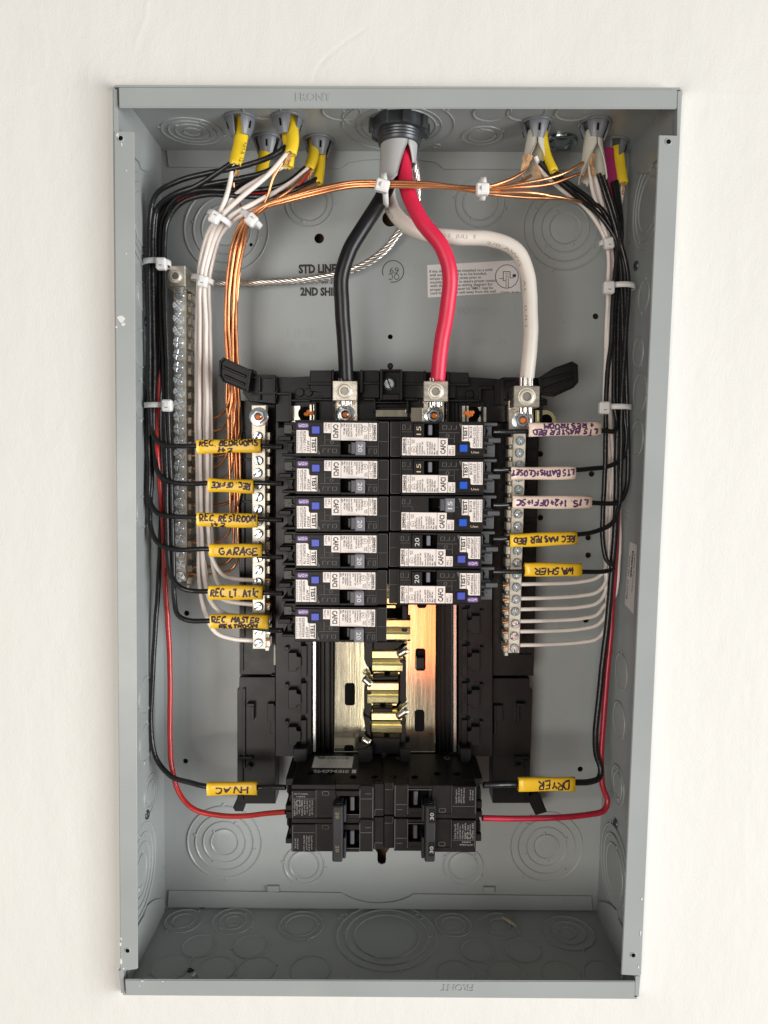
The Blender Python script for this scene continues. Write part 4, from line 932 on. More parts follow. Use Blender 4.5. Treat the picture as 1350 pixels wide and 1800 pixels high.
# print running along the white cable
def wrap_text(path, r, st, s0, h, ang, mb, L_):
    fr = frames(path); S_ = [0]
    for i in range(1, len(path)): S_.append(S_[-1]+(path[i]-path[i-1]).length)
    vs, fs, w = text2d(st, .0); k = h/.69; out = []
    for x, y in vs:
        s = s0+x*L_/w; i = 0
        while i < len(S_)-2 and S_[i+1] < s: i += 1
        f = (s-S_[i])/(S_[i+1]-S_[i]); p = path[i].lerp(path[i+1], f); t = fr[i][1].lerp(fr[i+1][1], f).normalized()
        u = Vector((0,-1,0)); u = (u-t*u.dot(t)).normalized(); ww = t.cross(u)
        a = ang+(-y*k)/r; out.append(p+(u*math.cos(a)+ww*math.sin(a))*(r+.12))
    mb.add(out, fs)
m_ = MB(); wrap_text(pw, 5.3, 'XHHW-2   (UL)   E', 80, 2.3, .35, m_, 36); wrap_text(pw, 5.3, '2/0 AWG', 36, 2.0, .9, m_, 20); wrap_text(pw, 5.3, '2/0 AWG    AL   (UL)', 124, 2.0, 1.0, m_, 78)
make('printed_lettering', m_, INKL, white_main)
for nm, x, y, yy in (('black', 608, 668, 44), ('crimson', 768, 668, 44), ('white', 926, 668, 42)):
    pass
def strand_end(parent, x, y0, y1, Y):
    mb = MB(); a, b = at(x, y0, Y), at(x, y1, Y)
    for k in range(7):
        d = Vector((math.cos(k*PI/3)*3.4, math.sin(k*PI/3)*3.4, 0)) if k else Vector((0,0,0)); mb.tube([a+d, (a+b)/2+d*1.05, b+d*1.0+Vector((random.uniform(-.5,.5),0,random.uniform(-1.2,.6)))], 1.75, 8)
    make('strand_end', mb, ALUM, parent)
strand_end(black_main, 607, 665, 712, 47); strand_end(red_main, 766, 665, 714, 47); strand_end(white_main, 925, 658, 726, 44)
gp = spline([at(*p) for p in ((722,262,58),(728,285,56),(732,310,58),(733,345,64),(726,380,74),(706,402,80),(678,438,84),(640,466,87),(600,481,88),(540,492,88),(470,497,87),(400,498,86),(350,493,85),(325,488,82))], 1.6)
gm = MB(); stranded(gm, gp, 3.2, 7, 32); tag(make('ground_cable', gm, ALUM), 'bare twisted aluminium ground cable from the connector to the ground bar lug', 'cable')
# nylon push-in connectors and cut jackets along the top
def connector(px, py, label, yaw=0.0, z0=0):
    c_ = atz(px, py, BH); t = thing('cable_connector', label, 'cable connector', c_, 'grey push-in connectors along the top')
    f = MB(); f.lathe(c_, (0,0,-1), [(11.6,.05),(11.8,.8),(11.3,1.5),(9.4,1.7),(9.2,0)], 32, True); make('flange', f, GREYC, t)
    for k in range(3):
        a0 = yaw+k*2*PI/3; mb = MB(); vs = []; fs = []; n = 8; R = 7
        for side in (0, 1):
            for j in range(R+1):
                f_ = j/R; r = 10.4-3.6*f_**1.3-side*1.5; z = -1-11.5*f_
                for i in range(n+1):
                    wdt = .74*(1-.35*max(0, f_-.4)); a = a0+(i/n-.5)*2*wdt; vs.append(c_+Vector((math.cos(a)*r, math.sin(a)*r, z)))
        N = (R+1)*(n+1)
        for j in range(R):
            for i in range(n):
                q = j*(n+1)+i; fs += [(q,q+1,q+n+2,q+n+1), (N+q,N+q+n+1,N+q+n+2,N+q+1)]
            for i in (0, n):
                q = j*(n+1)+i; fs.append((q,q+n+1,N+q+n+1,N+q))
        for i in range(n): q = R*(n+1)+i; fs.append((q,q+1,N+q+1,N+q))
        mb.add(vs, fs, False); j_ = make('jaw', mb, GREYC, t)
        s = MB(); d = Vector((math.cos(a0), math.sin(a0), 0)); e = Vector((-d.y, d.x, 0)); s.box(-.7,.7,-.1,.25,-2.2,2.2,.2); s.xf(lambda v: c_+d*(8.75+v.y+.5)+e*v.x+Vector((0,0,-6.4+v.z))+d*(-v.z*-.28)); make('jaw_slot', s, HOLE, j_)
    return c_
tip = 'grey push-in cable connector '
connector(423, 208, tip+'at the far top left, nearest the rim', -PI/2+.95); connector(505, 207, tip+'at the top left beside the FRONT lettering', -PI/2-.4)
connector(470, 244, tip+'low between two others at the top left', -PI/2+.1, 0); connector(560, 246, tip+'at the top left nearest the big threaded connector', -PI/2+.25)
connector(943, 216, tip+'at the top right with a white jacket in front', -PI/2+.05); connector(1046, 216, tip+'in the top right corner with a split white jacket', -PI/2-.05)
connector(1078, 250, tip+'at the back of the top right corner, magenta jacket below', -PI/2+1.0)
q = atz(984, 246, BH); PL = MB(); PL.lathe(q, (0,0,-1), [(13,.05),(13,2.2),(12.2,2.9),(10,3.2),(9.6,1.4),(.01,1.6)], 36, True); po = tag(make('knockout_plug', PL, GLASSY), 'shiny round metal plug in the top wall between two connectors', 'plug')
pc = MB(); pc.box(q.x-6, q.x+6, q.y-9, q.y-7.6, q.z-11, q.z-2, .4); make('spring_clip', pc, GLASSY, po)
def jacket(name, label, pts, rx, ry, m, group='yellow cable jackets at the top', n=18, cat='cable jacket'):
    path = pix_path(pts, 2.0); fr = frames(path); mb = MB(); L = len(path); vs = []; fs = []
    rn = random.Random(int(pts[0][0])); jag = [rn.uniform(-.5,1.0) for _ in range(n)]
    for side in (0, 1):
        for i, (p, t, u, w) in enumerate(fr):
            for k in range(n):
                a = 2*PI*k/n; d = jag[k] if i == L-1 else 0
                vs.append(p+u*math.cos(a)*(ry-side*.8)+w*math.sin(a)*(rx-side*.8)+t*d)
    N = L*n
    for i in range(L-1):
        for k in range(n):
            a, b, c_, d = i*n+k, i*n+(k+1)%n, (i+1)*n+(k+1)%n, (i+1)*n+k; fs += [(a,b,c_,d), (N+a,N+d,N+c_,N+b)]
    for k in range(n): a, b = (L-1)*n+k, (L-1)*n+(k+1)%n; fs.append((a, b, N+b, N+a))
    mb.add(vs, fs, True); o = make(name, mb, m); tag(o, label, cat, group); return o, path
j1, _ = jacket('cable_jacket', 'wide yellow jacket hanging from the far left connector, lettered on its side', [(427,205,43),(426,228,42),(420,262,40),(413,290,38)], 4.7, 2.8, YJACK)
mb = MB(); p0 = at(428, 250, 36.6); put_text(mb, 'NM-B  12/2', p0, (-.23,-.06,-1), (1,0,-.25), 2.2, 16); make('printed_lettering', mb, INK, j1)
jacket('cable_jacket', 'yellow jacket under the connector beside the FRONT lettering, cut short', [(513,205,42),(514,228,39),(515,250,37),(511,270,36)], 4.2, 2.9, YJACK); jacket('cable_jacket', 'longer yellow jacket just behind the one beside the FRONT lettering', [(502,205,45),(505,240,44),(509,270,42),(507,294,41)], 3.6, 2.8, YJACK)
jacket('cable_jacket', 'yellow jacket half hidden behind black wires at the top left', [(471,240,75),(468,264,72),(462,288,68),(459,313,66)], 4.6, 2.9, YJACK)
jacket('cable_jacket', 'yellow jacket bending left under the rightmost connector of the left group', [(553,243,74),(552,264,71),(549,281,68),(543,297,65)], 4.0, 2.8, YJACK); jacket('cable_jacket', 'straight yellow jacket under the rightmost connector of the left group', [(566,243,78),(564,270,76),(562,300,74),(559,322,72)], 3.8, 2.8, YJACK)
jacket('cable_jacket', 'yellow jacket standing behind the split white one at the top right', [(953,222,48),(956,250,45),(962,275,42),(974,301,39)], 3.2, 2.4, YJACK); jacket('cable_jacket', 'yellow jacket in the top right corner against the side wall', [(1083,258,76),(1087,275,75),(1090,300,73),(1094,323,72)], 4.6, 3.0, YJACK)
jacket('cable_jacket', 'magenta jacket in the top right corner', [(1066,262,72),(1068,285,71),(1072,310,70),(1074,332,70)], 5.2, 2.4, MJACK)
c5 = atz(943,216,BH); c6 = atz(1046,216,BH)
open_jacket('cable_jacket', 'white jacket split open like a tent, under the left of the two right connectors', c5+Vector((-.5,0,-6)), (0,-.05,-1), 5.6, 10.5, 31, .15, 2.6, 0, WJACK, wob=2, group='white split jackets', sx=1.0)
open_jacket('cable_jacket', 'white jacket split open like a tent, in the top right corner', c6+Vector((-1,0,-6)), (0,-.05,-1), 5.6, 10, 33, .15, 2.4, .15, WJACK, wob=2.5, group='white split jackets')
# brown paper filler hanging out of the jackets
def paper(px, py, Y, w, h, seed, ang=0):
    rn = random.Random(seed); c_ = at(px, py, Y); mb = MB(); vs = []; fs = []; R = 5
    for j in range(R+1):
        for i in (0, 1, 2):
            vs.append(c_+Vector(((i-1)*w*(1-.08*j)+rn.uniform(-.5,.5)+ang*j*h/R, math.cos(i*2.2+j)*1.0, -h*j/R+rn.uniform(-.8,.8))))
    for j in range(R):
        for i in range(2): fs.append((j*3+i, j*3+i+1, j*3+i+4, j*3+i+3))
    mb.add(vs, fs); mb.add([v+Vector((0,.25,0)) for v in vs], [f[::-1] for f in fs])
    return make('paper_filler', mb, PAPER)
for i, (x, y, Y, w, h, a, lab) in enumerate(((417,286,39,1.6,9,0,'scrap of brown paper hanging from the far left yellow jacket'),(509,266,38,2.2,9,-.2,'brown paper scrap between two yellow jackets and a white wire at the top left'),(546,293,66,1.6,9,-.1,'brown paper scrap under the bending yellow jacket at the top left'),(929,272,40,3.2,12,-.3,'torn brown paper fanning out of the left tent-like white jacket'),(944,292,42,3,10,.1,'brown paper tongue hanging below the left tent-like white jacket'),(1038,272,40,2.4,15,.15,'brown paper inside the split white jacket of the corner'),(1096,320,66,1.5,9,.0,'brown paper curl under the yellow jacket of the top right corner'),(1030,298,46,2.6,5,-.2,'pale paper scrap beside the copper wire at the top right'))):
    tag(paper(x, y, Y, w, h, i, a), lab, 'paper')

# ---- branch wires, left side
RW = 1.85
G_BL = 'black branch wires on the left'
rows_l = [(783,347,'REC. BEDROOMS'),(849,366,'REC. OFFICE'),(909,347,'REC. RESTROOM'),(965,369,'GARAGE'),(1040,367,'REC. LT. ATIC'),(1091,370,'REC. MASTER RESTROOM')]
term_l = [785.5,850,914,979,1043,1108]
tops = [
 [(503,258,39),(470,278,38),(420,294,39),(365,304,41),(310,320,44),(275,342,46),(263,385,50),(261,463,50),(262,560,50),(263,640,50),(263,713,49),(268,762,48),(283,780,46),(315,784,44)],
 [(408,286,38),(384,302,39),(345,326,43),(302,344,46),(275,370,50),(268,410,52),(268,463,53),(270,560,54),(272,640,54),(270,713,53),(272,790,52),(278,832,48),(300,847,46),(340,850,44)],
 [(503,284,41),(465,303,42),(420,314,43),(365,324,44),(312,338,48),(280,362,52),(273,405,54),(272,463,55),(268,560,56),(266,640,55),(260,713,54),(262,830,52),(264,880,50),(280,903,47),(315,908,45)],
 [(457,305,66),(430,317,60),(390,325,50),(340,333,50),(300,352,52),(280,385,55),(277,420,56),(276,463,57),(276,560,58),(277,640,58),(268,713,57),(266,840,55),(265,925,52),(278,955,48),(310,966,45)],
 [(541,292,66),(500,324,58),(455,333,50),(400,333,43),(345,335,46),(306,352,50),(287,385,53),(283,430,54),(282,463,54),(284,560,54),(287,640,53),(289,713,51),(293,850,50),(294,970,48),(300,1012,46),(320,1034,44),(345,1040,43)],
 [(558,314,72),(520,333,60),(470,345,50),(420,345,42),(365,343,44),(318,358,48),(294,390,50),(289,430,51),(289,463,51),(291,560,51),(294,640,51),(296,713,50),(301,850,51),(304,980,50),(306,1050,49),(312,1080,46),(330,1090,44),(350,1091,43)]]
for i in range(6):
    y, xs, nm = rows_l[i]; ty = term_l[i]
    wire('branch_wire', 'black wire on the left leading to the %s sleeve' % nm, tops[i]+[(xs-3,y,41),(xs+50,(y+ty)/2,41),({0:459,1:446,2:453,3:461,4:462,5:472}[i]+4,ty-1,41),(482,ty,39),(497,ty,37)], RW, BWIRE, 'wire', G_BL)
wire('branch_wire', 'long black wire down the left wall leading to the HVAC sleeve', [(460,306,66),(420,330,54),(362,338,56),(318,350,56),(296,380,58),(283,430,58),(281,463,59),(284,560,60),(286,640,60),(281,713,60),(284,850,60),(281,980,60),(275,1080,60),(269,1180,60),(266,1290,60),(275,1335,58),(300,1364,54),(335,1376,45),(362,1382,41),(408,1385,41),(455,1385,41),(480,1384,38),(502,1384,36)], 1.95, BWIRE, 'wire', G_BL)
wire('branch_wire', 'bright red wire down the left side to the bottom left breaker', [(547,297,68),(510,335,60),(440,343,50),(370,340,52),(310,355,56),(285,390,60),(275,440,62),(276,500,63),(282,600,62),(276,690,58),(274,740,55),(276,790,52),(281,850,52),(287,930,54),(289,1010,56),(295,1090,58),(299,1180,60),(299,1300,60),(303,1350,60),(315,1395,58),(340,1422,54),(385,1433,50),(430,1435,45),(470,1430,40),(502,1427,36)], 1.95, RWIRE, 'wire')
# white neutrals on the left
def tip_(w_, px, py, dx, Y):
    A, B = at(px, py, Y), at(px+dx, py+1, Y+.4); mb = MB(); mb.tube([A, (A+B)/2, B], 1.1, 8); make('stripped_end', mb, COPPER, w_)
    A, B = at(px-(dx*2.2 if dx > 0 else dx*2.4+0), py+2, Y), at(px-dx*1.6, py+2, Y)
G_WL = 'white neutral wires on the left'
wl = [
 [(410,286,39),(405,320,42),(397,350,40),(384,380,46),(366,410,59),(355,450,67),(349,492,69),(346,560,71),(345,700,71),(347,850,71),(349,960,70),(352,1030,65),(362,1080,57),(380,1112,56),(410,1123,55),(447,1126,54)],
 [(508,266,38),(470,308,40),(430,342,38),(392,378,44),(373,408,57),(361,450,65),(353,492,67),(351,560,69),(351,700,69),(352,850,69),(354,950,68),(360,1020,64),(372,1060,56),(395,1079,55),(447,1084,54)],
 [(505,288,42),(462,312,42),(420,338,42),(386,378,48),(369,410,61),(358,450,69),(356,492,71),(357,560,73),(358,700,73),(358,850,73),(357,940,72),(360,1000,71),(372,1038,65),(398,1056,56),(447,1063,54)],
 [(544,293,66),(505,325,58),(455,352,44),(405,380,46),(382,410,57),(368,450,65),(360,492,67),(362,560,68),(364,700,68),(365,850,68),(366,930,67),(371,978,67),(390,1008,66),(415,1018,54),(447,1020,53)],
 [(558,316,72),(500,338,60),(450,365,48),(412,386,50),(388,414,61),(374,455,69),(366,492,71),(369,560,73),(370,700,73),(371,850,72),(372,940,71),(376,1000,70),(388,1030,57),(410,1040,56),(447,1042,54)]]
for i, P in enumerate(wl):
    w_, _ = wire('neutral_wire', 'white wire ending %s on the left neutral bar' % ('lowest of all', 'second from the bottom', 'third from the bottom', 'highest, just under the GARAGE sleeve', 'behind the REC. LT. ATIC sleeve')[i], P, 1.7, WWIRE, 'wire', G_WL)
    tip_(w_, 466, P[-1][1]-2, 9, 55)
# bare copper grounds
G_C = 'bare copper ground wires'
rowsC = [737,757,778,800,822,844,887,908,952,995,1008]
starts = [[(921,302,38),(893,317,32),(850,328,28)], [(933,309,44),(905,322,34),(850,331,29)], [(1025,286,40),(985,307,34),(905,325,30),(850,332,30)], [(1020,305,44),(965,323,38),(900,331,32),(850,334,30)],
          [(1060,368,62),(1010,352,48),(950,342,38),(890,338,33),(850,337,30)], [(1045,360,60),(995,348,46),(930,341,36),(850,337,31)], [(1040,357,62),(990,350,50),(920,345,40),(850,339,32)]]
for k in range(11):
    y = rowsC[k]; dx = (k % 4)*6.2-9.3; dz = (k//4)*2.6; dy2 = (k % 3)*4.2-4.4
    if k < 7: head = starts[k]+[(760,326+dy2*.8,26+dz),(690,325+dy2,24+dz),(620,325+dy2,26+dz),(560,336+dy2,32+dz)]
    else: head = [[(414,288,40),(412,330,46)], [(509,268,39),(480,312,42)], [(546,297,66),(505,336,52)], [(559,320,72),(510,345,54)]][k-7]
    body = [(500,352+dy2*.8,38+dz),(462,366+dx*.5,42+dz)] if k < 7 else ([(462,366+dx*.5,42+dz)] if k > 7 else [])
    xo = 413+dx
    body += [(432+dx*.5,392+dx*.3,48+dz),(xo+6,430,56+dz),(xo-4,490,62+dz),(xo-7,560,65+dz),(xo-5,640,66+dz),(xo-3,700,66+dz)]
    e = xo-2+(k-5)*.8
    if y > 760: body += [(e, (700+y-35)/2, 66+dz), (e, y-38, 66+dz)]
    body += [(e-3,y-18,69+dz),(e-14,y-5,76),(e-34,y+1,80),(350,y+2,82),(325,y,83),(300,y-1+(k%3),82)]
    wire('copper_wire', 'bare copper wire branching %s into the ground bar' % ('first from the top', 'second from the top', 'third, just above the REC. BEDROOMS sleeve', 'fourth, just below the REC. BEDROOMS sleeve', 'fifth, above the REC. OFFICE sleeve', 'sixth, behind the REC. OFFICE sleeve', 'seventh, below the REC. OFFICE sleeve', 'eighth, behind the REC. RESTROOM sleeve', 'ninth, above the GARAGE sleeve', 'tenth, below the GARAGE sleeve', 'lowest of all')[k], body if False else head+body, 1.1, COPPER if k % 3 else COPPER2, 'wire', G_C, 8, 2.5, .75)
# ---- branch wires, right side
G_BR = 'black branch wires on the right'
R_ = [
 ('LTS MASTER BED', 1056, 930, 758, 771, [(956,282,42),(985,312,46),(1030,345,52),(1062,375,56),(1078,410,58),(1083,460,58),(1083,505,57),(1080,580,56),(1079,660,55),(1080,717,54),(1085,745,53),(1080,757,50)]),
 ('LTS BATHS', 1011, 898, 829, 836, [(948,285,40),(975,313,44),(1020,350,50),(1055,380,54),(1082,420,54),(1090,460,54),(1093,505,54),(1095,600,54),(1097,717,54),(1101,770,54),(1095,803,53),(1070,820,50),(1040,824,47)]),
 ('LTS 1+2', 1040, 901, 883, 902, [(1052,305,44),(1063,340,48),(1076,380,50),(1089,425,52),(1097,470,53),(1099,505,53),(1100,600,53),(1102,717,54),(1103,810,54),(1101,860,53),(1090,882,51),(1065,885,48)]),
 ('REC MASTER BED', 1013, 896, 946, 968, [(1060,308,46),(1072,345,50),(1083,385,52),(1092,430,50),(1101,470,52),(1104,505,52),(1099,600,51),(1092,717,51),(1091,830,51),(1088,890,50),(1075,920,48),(1045,935,46)]),
 ('WASHER', 1023, 921, 1003, 1033, [(1083,318,66),(1088,350,64),(1092,390,60),(1086,440,54),(1079,505,52),(1075,600,51),(1068,660,50),(1066,717,49),(1064,800,48),(1060,900,48),(1060,950,48),(1066,985,48),(1079,1000,48),(1062,1005,46)])]
for nm, xs, xe, y, ty, P in R_:
    yy = {'LTS MASTER BED': 757, 'LTS BATHS': 826, 'LTS 1+2': 884, 'REC MASTER BED': 940, 'WASHER': 1005}[nm]
    te = {'LTS MASTER BED': 758, 'LTS BATHS': 825, 'LTS 1+2': 887, 'REC MASTER BED': 946, 'WASHER': 1004}[nm]
    wire('branch_wire', 'black wire on the right leading to the %s sleeve' % nm, P+[(xs+3,yy,41),((xs+xe)/2,(yy+te)/2,41),(xe-4,te,41),(880,te+1,38),(866,te+1,36)], 1.75, BWIRE, 'wire', G_BR)
wire('branch_wire', 'long black wire down the right wall leading to the DRYER sleeve', [(1078,320,66),(1085,360,64),(1091,410,60),(1087,460,60),(1088,505,60),(1086,600,60),(1084,717,60),(1084,850,60),(1080,950,59),(1074,1020,58),(1067,1100,57),(1060,1160,57),(1053,1230,57),(1047,1290,57),(1048,1325,57),(1056,1350,56),(1054,1367,54),(1035,1375,47),(1012,1376,43),(960,1377,43),(908,1378,43),(870,1379,38),(850,1380,36)], 2.3, BWIRE, 'wire', G_BR)
wire('branch_wire', 'deep red wire down the right side to the bottom right breaker', [(1070,330,66),(1078,370,66),(1086,420,66),(1083,470,66),(1084,560,66),(1084,700,64),(1086,850,62),(1083,960,62),(1077,1050,62),(1072,1120,61),(1067,1190,61),(1060,1270,61),(1056,1330,61),(1058,1380,60),(1068,1408,59),(1062,1424,57),(1030,1433,52),(960,1438,46),(900,1439,41),(848,1438,36)], 2.2, CRIM, 'wire')
G_WR = 'white neutral wires on the right'
wr = [(1027,[(941,275,40),(955,303,44),(990,335,52),(1030,365,58)]),(1052,[(1036,285,42),(1040,325,48),(1052,370,56)]),(1071,[(1043,295,46),(1052,335,52),(1062,375,60)]),(1092,[(1095,325,68),(1092,350,68),(1085,385,66)]),(1110,[(1040,300,48),(1050,345,56),(1060,378,62)]),(1134,[(1046,300,50),(1056,345,58),(1066,380,64)])]
for i, (y, P) in enumerate(wr):
    d = i*2.2
    if i == 3: mid = [(1084,428,68),(1085,505,70),(1084,717,70),(1086,830,68),(1089,900,66),(1088,980,64),(1080,1050,63)]
    else: mid = [(1066+d,428,62+i),(1068+d,505,64+i),(1066+d*.8,600,65),(1062+d,717,64),(1066+d,800,64),(1064+d,900,64),(1062+d*.6,y-70,63)]
    w_, _ = wire('neutral_wire', 'white wire ending %s of six at the foot of the right neutral bar' % ('topmost', 'second', 'third', 'fourth', 'fifth', 'lowest')[i], P+mid+[(1064,y-30,62),(1050,y-12,60),(1020,y-5,58),(960,y-1,56),(914,y,55)], 1.5, WWIRE, 'wire', G_WR)
    tip_(w_, 893, y+1, -9, 55)
    A, B = at(917, y, 55), at(909, y, 55); mb = MB(); mb.tube([A, (A+B)/2, B], 1.15, 8); make('stripped_end', mb, COPPER, w_)

# ------------------------------------------------------------------ marker sleeves with handwriting
GL = {
'A': [[(0,0),(1.8,6),(4,0)],[(.7,2.2),(3.4,2.4)]], 'B': [[(0,0),(.2,6),(2.6,5.8),(3,4.6),(2.2,3.3),(.2,3.1)],[(2,3.2),(3.7,2.2),(3.2,.4),(0,0)]], 'C': [[(3.8,5.2),(2.4,6),(.8,5.2),(.1,3),(.8,.7),(2.4,0),(3.8,.7)]],
'D': [[(.2,0),(.2,6),(2.4,5.6),(3.8,3.8),(3.5,1.4),(1.9,.1),(0,0)]], 'E': [[(3.6,6),(.2,5.9),(.1,0),(3.7,.1)],[(.1,3),(2.9,3.3)]], 'F': [[(3.6,6),(.3,5.9),(.1,0)],[(.2,3),(2.7,3.2)]],
'G': [[(3.8,5.2),(2.2,6),(.6,4.8),(.1,2.6),(1,.4),(2.6,.1),(3.8,1.4),(3.7,2.8),(2.2,2.7)]], 'H': [[(.2,6),(.1,0)],[(3.6,6),(3.7,0)],[(-.3,3),(4.0,3.2)]], 'I': [[(.8,6),(.8,0)]], 'K': [[(.1,6),(.1,0)],[(3.5,6),(.2,2.8),(3.7,0)]],
'L': [[(.3,6),(.1,.1),(3.4,.2)]], 'M': [[(0,0),(.4,6),(2,2.4),(3.7,6),(4.2,0)]], 'N': [[(.1,0),(.2,6),(3.5,.2),(3.7,6)]], 'O': [[(2,6),(.5,4.8),(.2,2.4),(1.4,.1),(3,.5),(3.8,3),(3.2,5.2),(1.8,6)]],
'P': [[(.2,0),(.2,6),(2.8,5.8),(3.5,4.5),(2.7,3),(.2,2.7)]], 'R': [[(.1,0),(.2,6),(2.8,5.7),(3.4,4.4),(2.5,3),(.2,2.8),(3.8,0)]], 'S': [[(3.6,5.2),(2.2,6),(.6,5.2),(.8,3.8),(2.8,2.8),(3.6,1.6),(2.4,.1),(.4,.6)]],
'T': [[(0,5.8),(3.8,6)],[(1.9,5.9),(1.8,0)]], 'U': [[(.2,6),(.3,1.4),(1.8,0),(3.4,1.2),(3.6,6)]], 'V': [[(.1,6),(1.9,0),(3.8,6)]], 'W': [[(0,6),(1,0),(2.2,4),(3.3,0),(4.4,6)]], 'Y': [[(.1,6),(1.8,3),(3.7,6)],[(1.8,3),(1.7,0)]],
'1': [[(.8,5),(1.6,6),(1.5,0)]], '2': [[(.3,4.8),(1.6,6),(3.2,5),(2.6,3),(.2,.1),(3.6,.2)]], '+': [[(.2,2.8),(3.4,2.9)],[(1.8,5.2),(1.8,.4)]], '.': [[(.6,.2),(1,.5)]]}
def hand(st, seed):
    rn = random.Random(seed); x = 0; out = []
    for ch in st:
        if ch == ' ': x += 3.0; continue
        g_ = GL[ch]; wd = max(p[0] for s in g_ for p in s); sy = rn.uniform(.8,1.15); dy = rn.uniform(-.6,.6); sh = rn.uniform(-.1,.22)
        for s in g_: out.append([(x+p[0]+p[1]*sh+rn.uniform(-.32,.32), dy+p[1]*sy+rn.uniform(-.35,.35)) for p in s])
        x += wd+(1.0 if ch not in '.I' else .9)
    return out, x
def sleeve(pl, pr, hpx, Y, lines, flip, m, ink, label, seed, tilt=0.0, sw=1.2):
    """pl, pr: pixel of the left and right middle; lines: (text, x0, x1, ybase, height) as fractions of the sleeve, seen upright in its own reading direction"""
    A, B = at(pl[0], pl[1], Y), at(pr[0], pr[1], Y); u = (B-A).normalized(); v = Vector((-u.z, 0, u.x)).normalized() if True else None
    v = Vector((0,-1,0)).cross(u)*-1; v = v.normalized()
    if v.z < 0: v = -v
    L = (B-A).length; k = L/max(1, abs(pr[0]-pl[0])); hh = hpx*k/2; th = 2.7
    rn = random.Random(seed); fy = Vector((0,-1,0)); n = 28; rows = 9
    def sec(f): return hh*(1+.04*math.sin(f*7+seed)), th*(1+.12*math.sin(f*5+seed*2))
    def pt(s, t, off=0.0):          # on the front skin: s along 0..L, t -1..1 across
        h_, t_ = sec(s/L); q = (1-min(1, abs(t))**3.2)**.42
        sag = .5*math.sin(s/L*PI+seed)*.4
        return A+u*s+v*(t*h_+sag)+fy*(t_*q+off)
    mb = MB(); vs = []; fs = []
    ts = [math.cos(PI*i/(n//2)) for i in range(n//2+1)]
    ring = [(t, 1) for t in ts]+[(t, -1) for t in ts[-2:0:-1]]; R = len(ring)
    for side in (0, 1):
        for j in range(rows+1):
            s = L*j/rows
            for t, sg in ring:
                h_, t_ = sec(s/L); q = (1-min(1, abs(t))**3.2)**.42; sag = .5*math.sin(s/L*PI+seed)*.4; ed = rn.uniform(-.25,.25) if j in (0, rows) else 0
                kk = 1-side*.13; k2 = 1-side*.45
                vs.append(A+u*(s+ed)+v*(t*h_*kk+sag)+fy*(t_*q*sg*k2))
    N = (rows+1)*R
    for j in range(rows):
        for i in range(R):
            a, b, c_, d = j*R+i, j*R+(i+1) % R, (j+1)*R+(i+1) % R, (j+1)*R+i; fs += [(a,b,c_,d), (N+a,N+d,N+c_,N+b)]
    for j in (0, rows):
        for i in range(R): a, b = j*R+i, j*R+(i+1) % R; fs.append((a,b,N+b,N+a))
    mb.add(vs, fs, True); o = make('wire_sleeve', mb, m); tag(o, label, 'wire label', 'marker sleeves on the wires')
    tb = MB(); lift = 0
    for li, (st, x0, x1, yb, hgt) in enumerate(lines):
        strokes, wd = hand(st, seed*10+li)
        for s in strokes:
            P = []
            for a, b in zip(s[:-1], s[1:]):
                nn = max(1, int(math.hypot(b[0]-a[0], b[1]-a[1])/1.2))
                for q in range(nn): P.append((a[0]+(b[0]-a[0])*q/nn, a[1]+(b[1]-a[1])*q/nn))
            P.append(s[-1]); lift += .004; pr2 = []
            Q = []
            for x, y in P:
                fx = x0+(x1-x0)*x/wd; fyv = yb+hgt*y/6
                if flip: fx, fyv = 1-fx, 1-fyv
                Q.append((fx*L, (fyv*2-1)*hh))
            V = []
            for i, (x, y) in enumerate(Q):
                a = Q[max(0, i-1)]; b = Q[min(len(Q)-1, i+1)]; dx, dy = b[0]-a[0], b[1]-a[1]; d = math.hypot(dx, dy) or 1; w2 = sw/2*rn.uniform(.7,1.35)
                nx, ny = -dy/d*w2, dx/d*w2
                for sg in (1, -1): V.append(pt(max(0, min(L, x+nx*sg)), max(-.97, min(.97, (y+ny*sg)/hh)), .14+lift))
            tb.add(V, [(2*i, 2*i+1, 2*i+3, 2*i+2) for i in range(len(Q)-1)])
    make('handwriting', tb, ink, o); return o
YL = 40
sleeve((347,786),(459,783),24,YL,[('REC. BEDROOMS',.05,.97,.52,.42),('1+2',.30,.58,.06,.38)],False,YSLEEVE,INKP,'yellow sleeve hand lettered REC. BEDROOMS 1+2',1)
sleeve((366,853),(446,855),24,YL,[('REC. OFFICE',.06,.92,.24,.42)],True,YSLEEVE,INKP,'yellow sleeve hand lettered REC. OFFICE upside down',2)
sleeve((347,913),(453,915),25,YL,[('REC. RESTROOM',.06,.98,.42,.48),('1+2',.22,.50,.04,.34)],False,YSLEEVE,INKP,'yellow sleeve hand lettered REC. RESTROOM 1+2',3)
sleeve((369,967),(461,968),24,YL,[('GARAGE',.2,.95,.2,.5)],False,YSLEEVE,INKP,'yellow sleeve hand lettered GARAGE',4)
sleeve((367,1041),(462,1042),26,YL,[('REC. LT. ATIC',.05,.94,.28,.48)],False,YSLEEVE,INKP,'yellow sleeve hand lettered REC. LT. ATIC',5)
sleeve((370,1092),(472,1093),25,YL,[('REC. MASTER',.04,.86,.46,.42),('RESTROOM',.16,.82,.06,.30)],False,YSLEEVE,INKP,'yellow sleeve hand lettered REC. MASTER RESTROOM',6)
sleeve((365,1387),(452,1385),23,40,[('HVAC',.18,.84,.28,.48)],True,YSLEEVE,INKP,'yellow sleeve hand lettered HVAC upside down, bottom left',7)
sleeve((929,756),(1055,753),24,YL,[('LTS MASTER BED',.05,.96,.52,.40),('+ RESTROOM',.1,.8,.1,.34)],True,PSLEEVE,INKV,'pale sleeve hand lettered LTS MASTER BED + RESTROOM upside down',8)
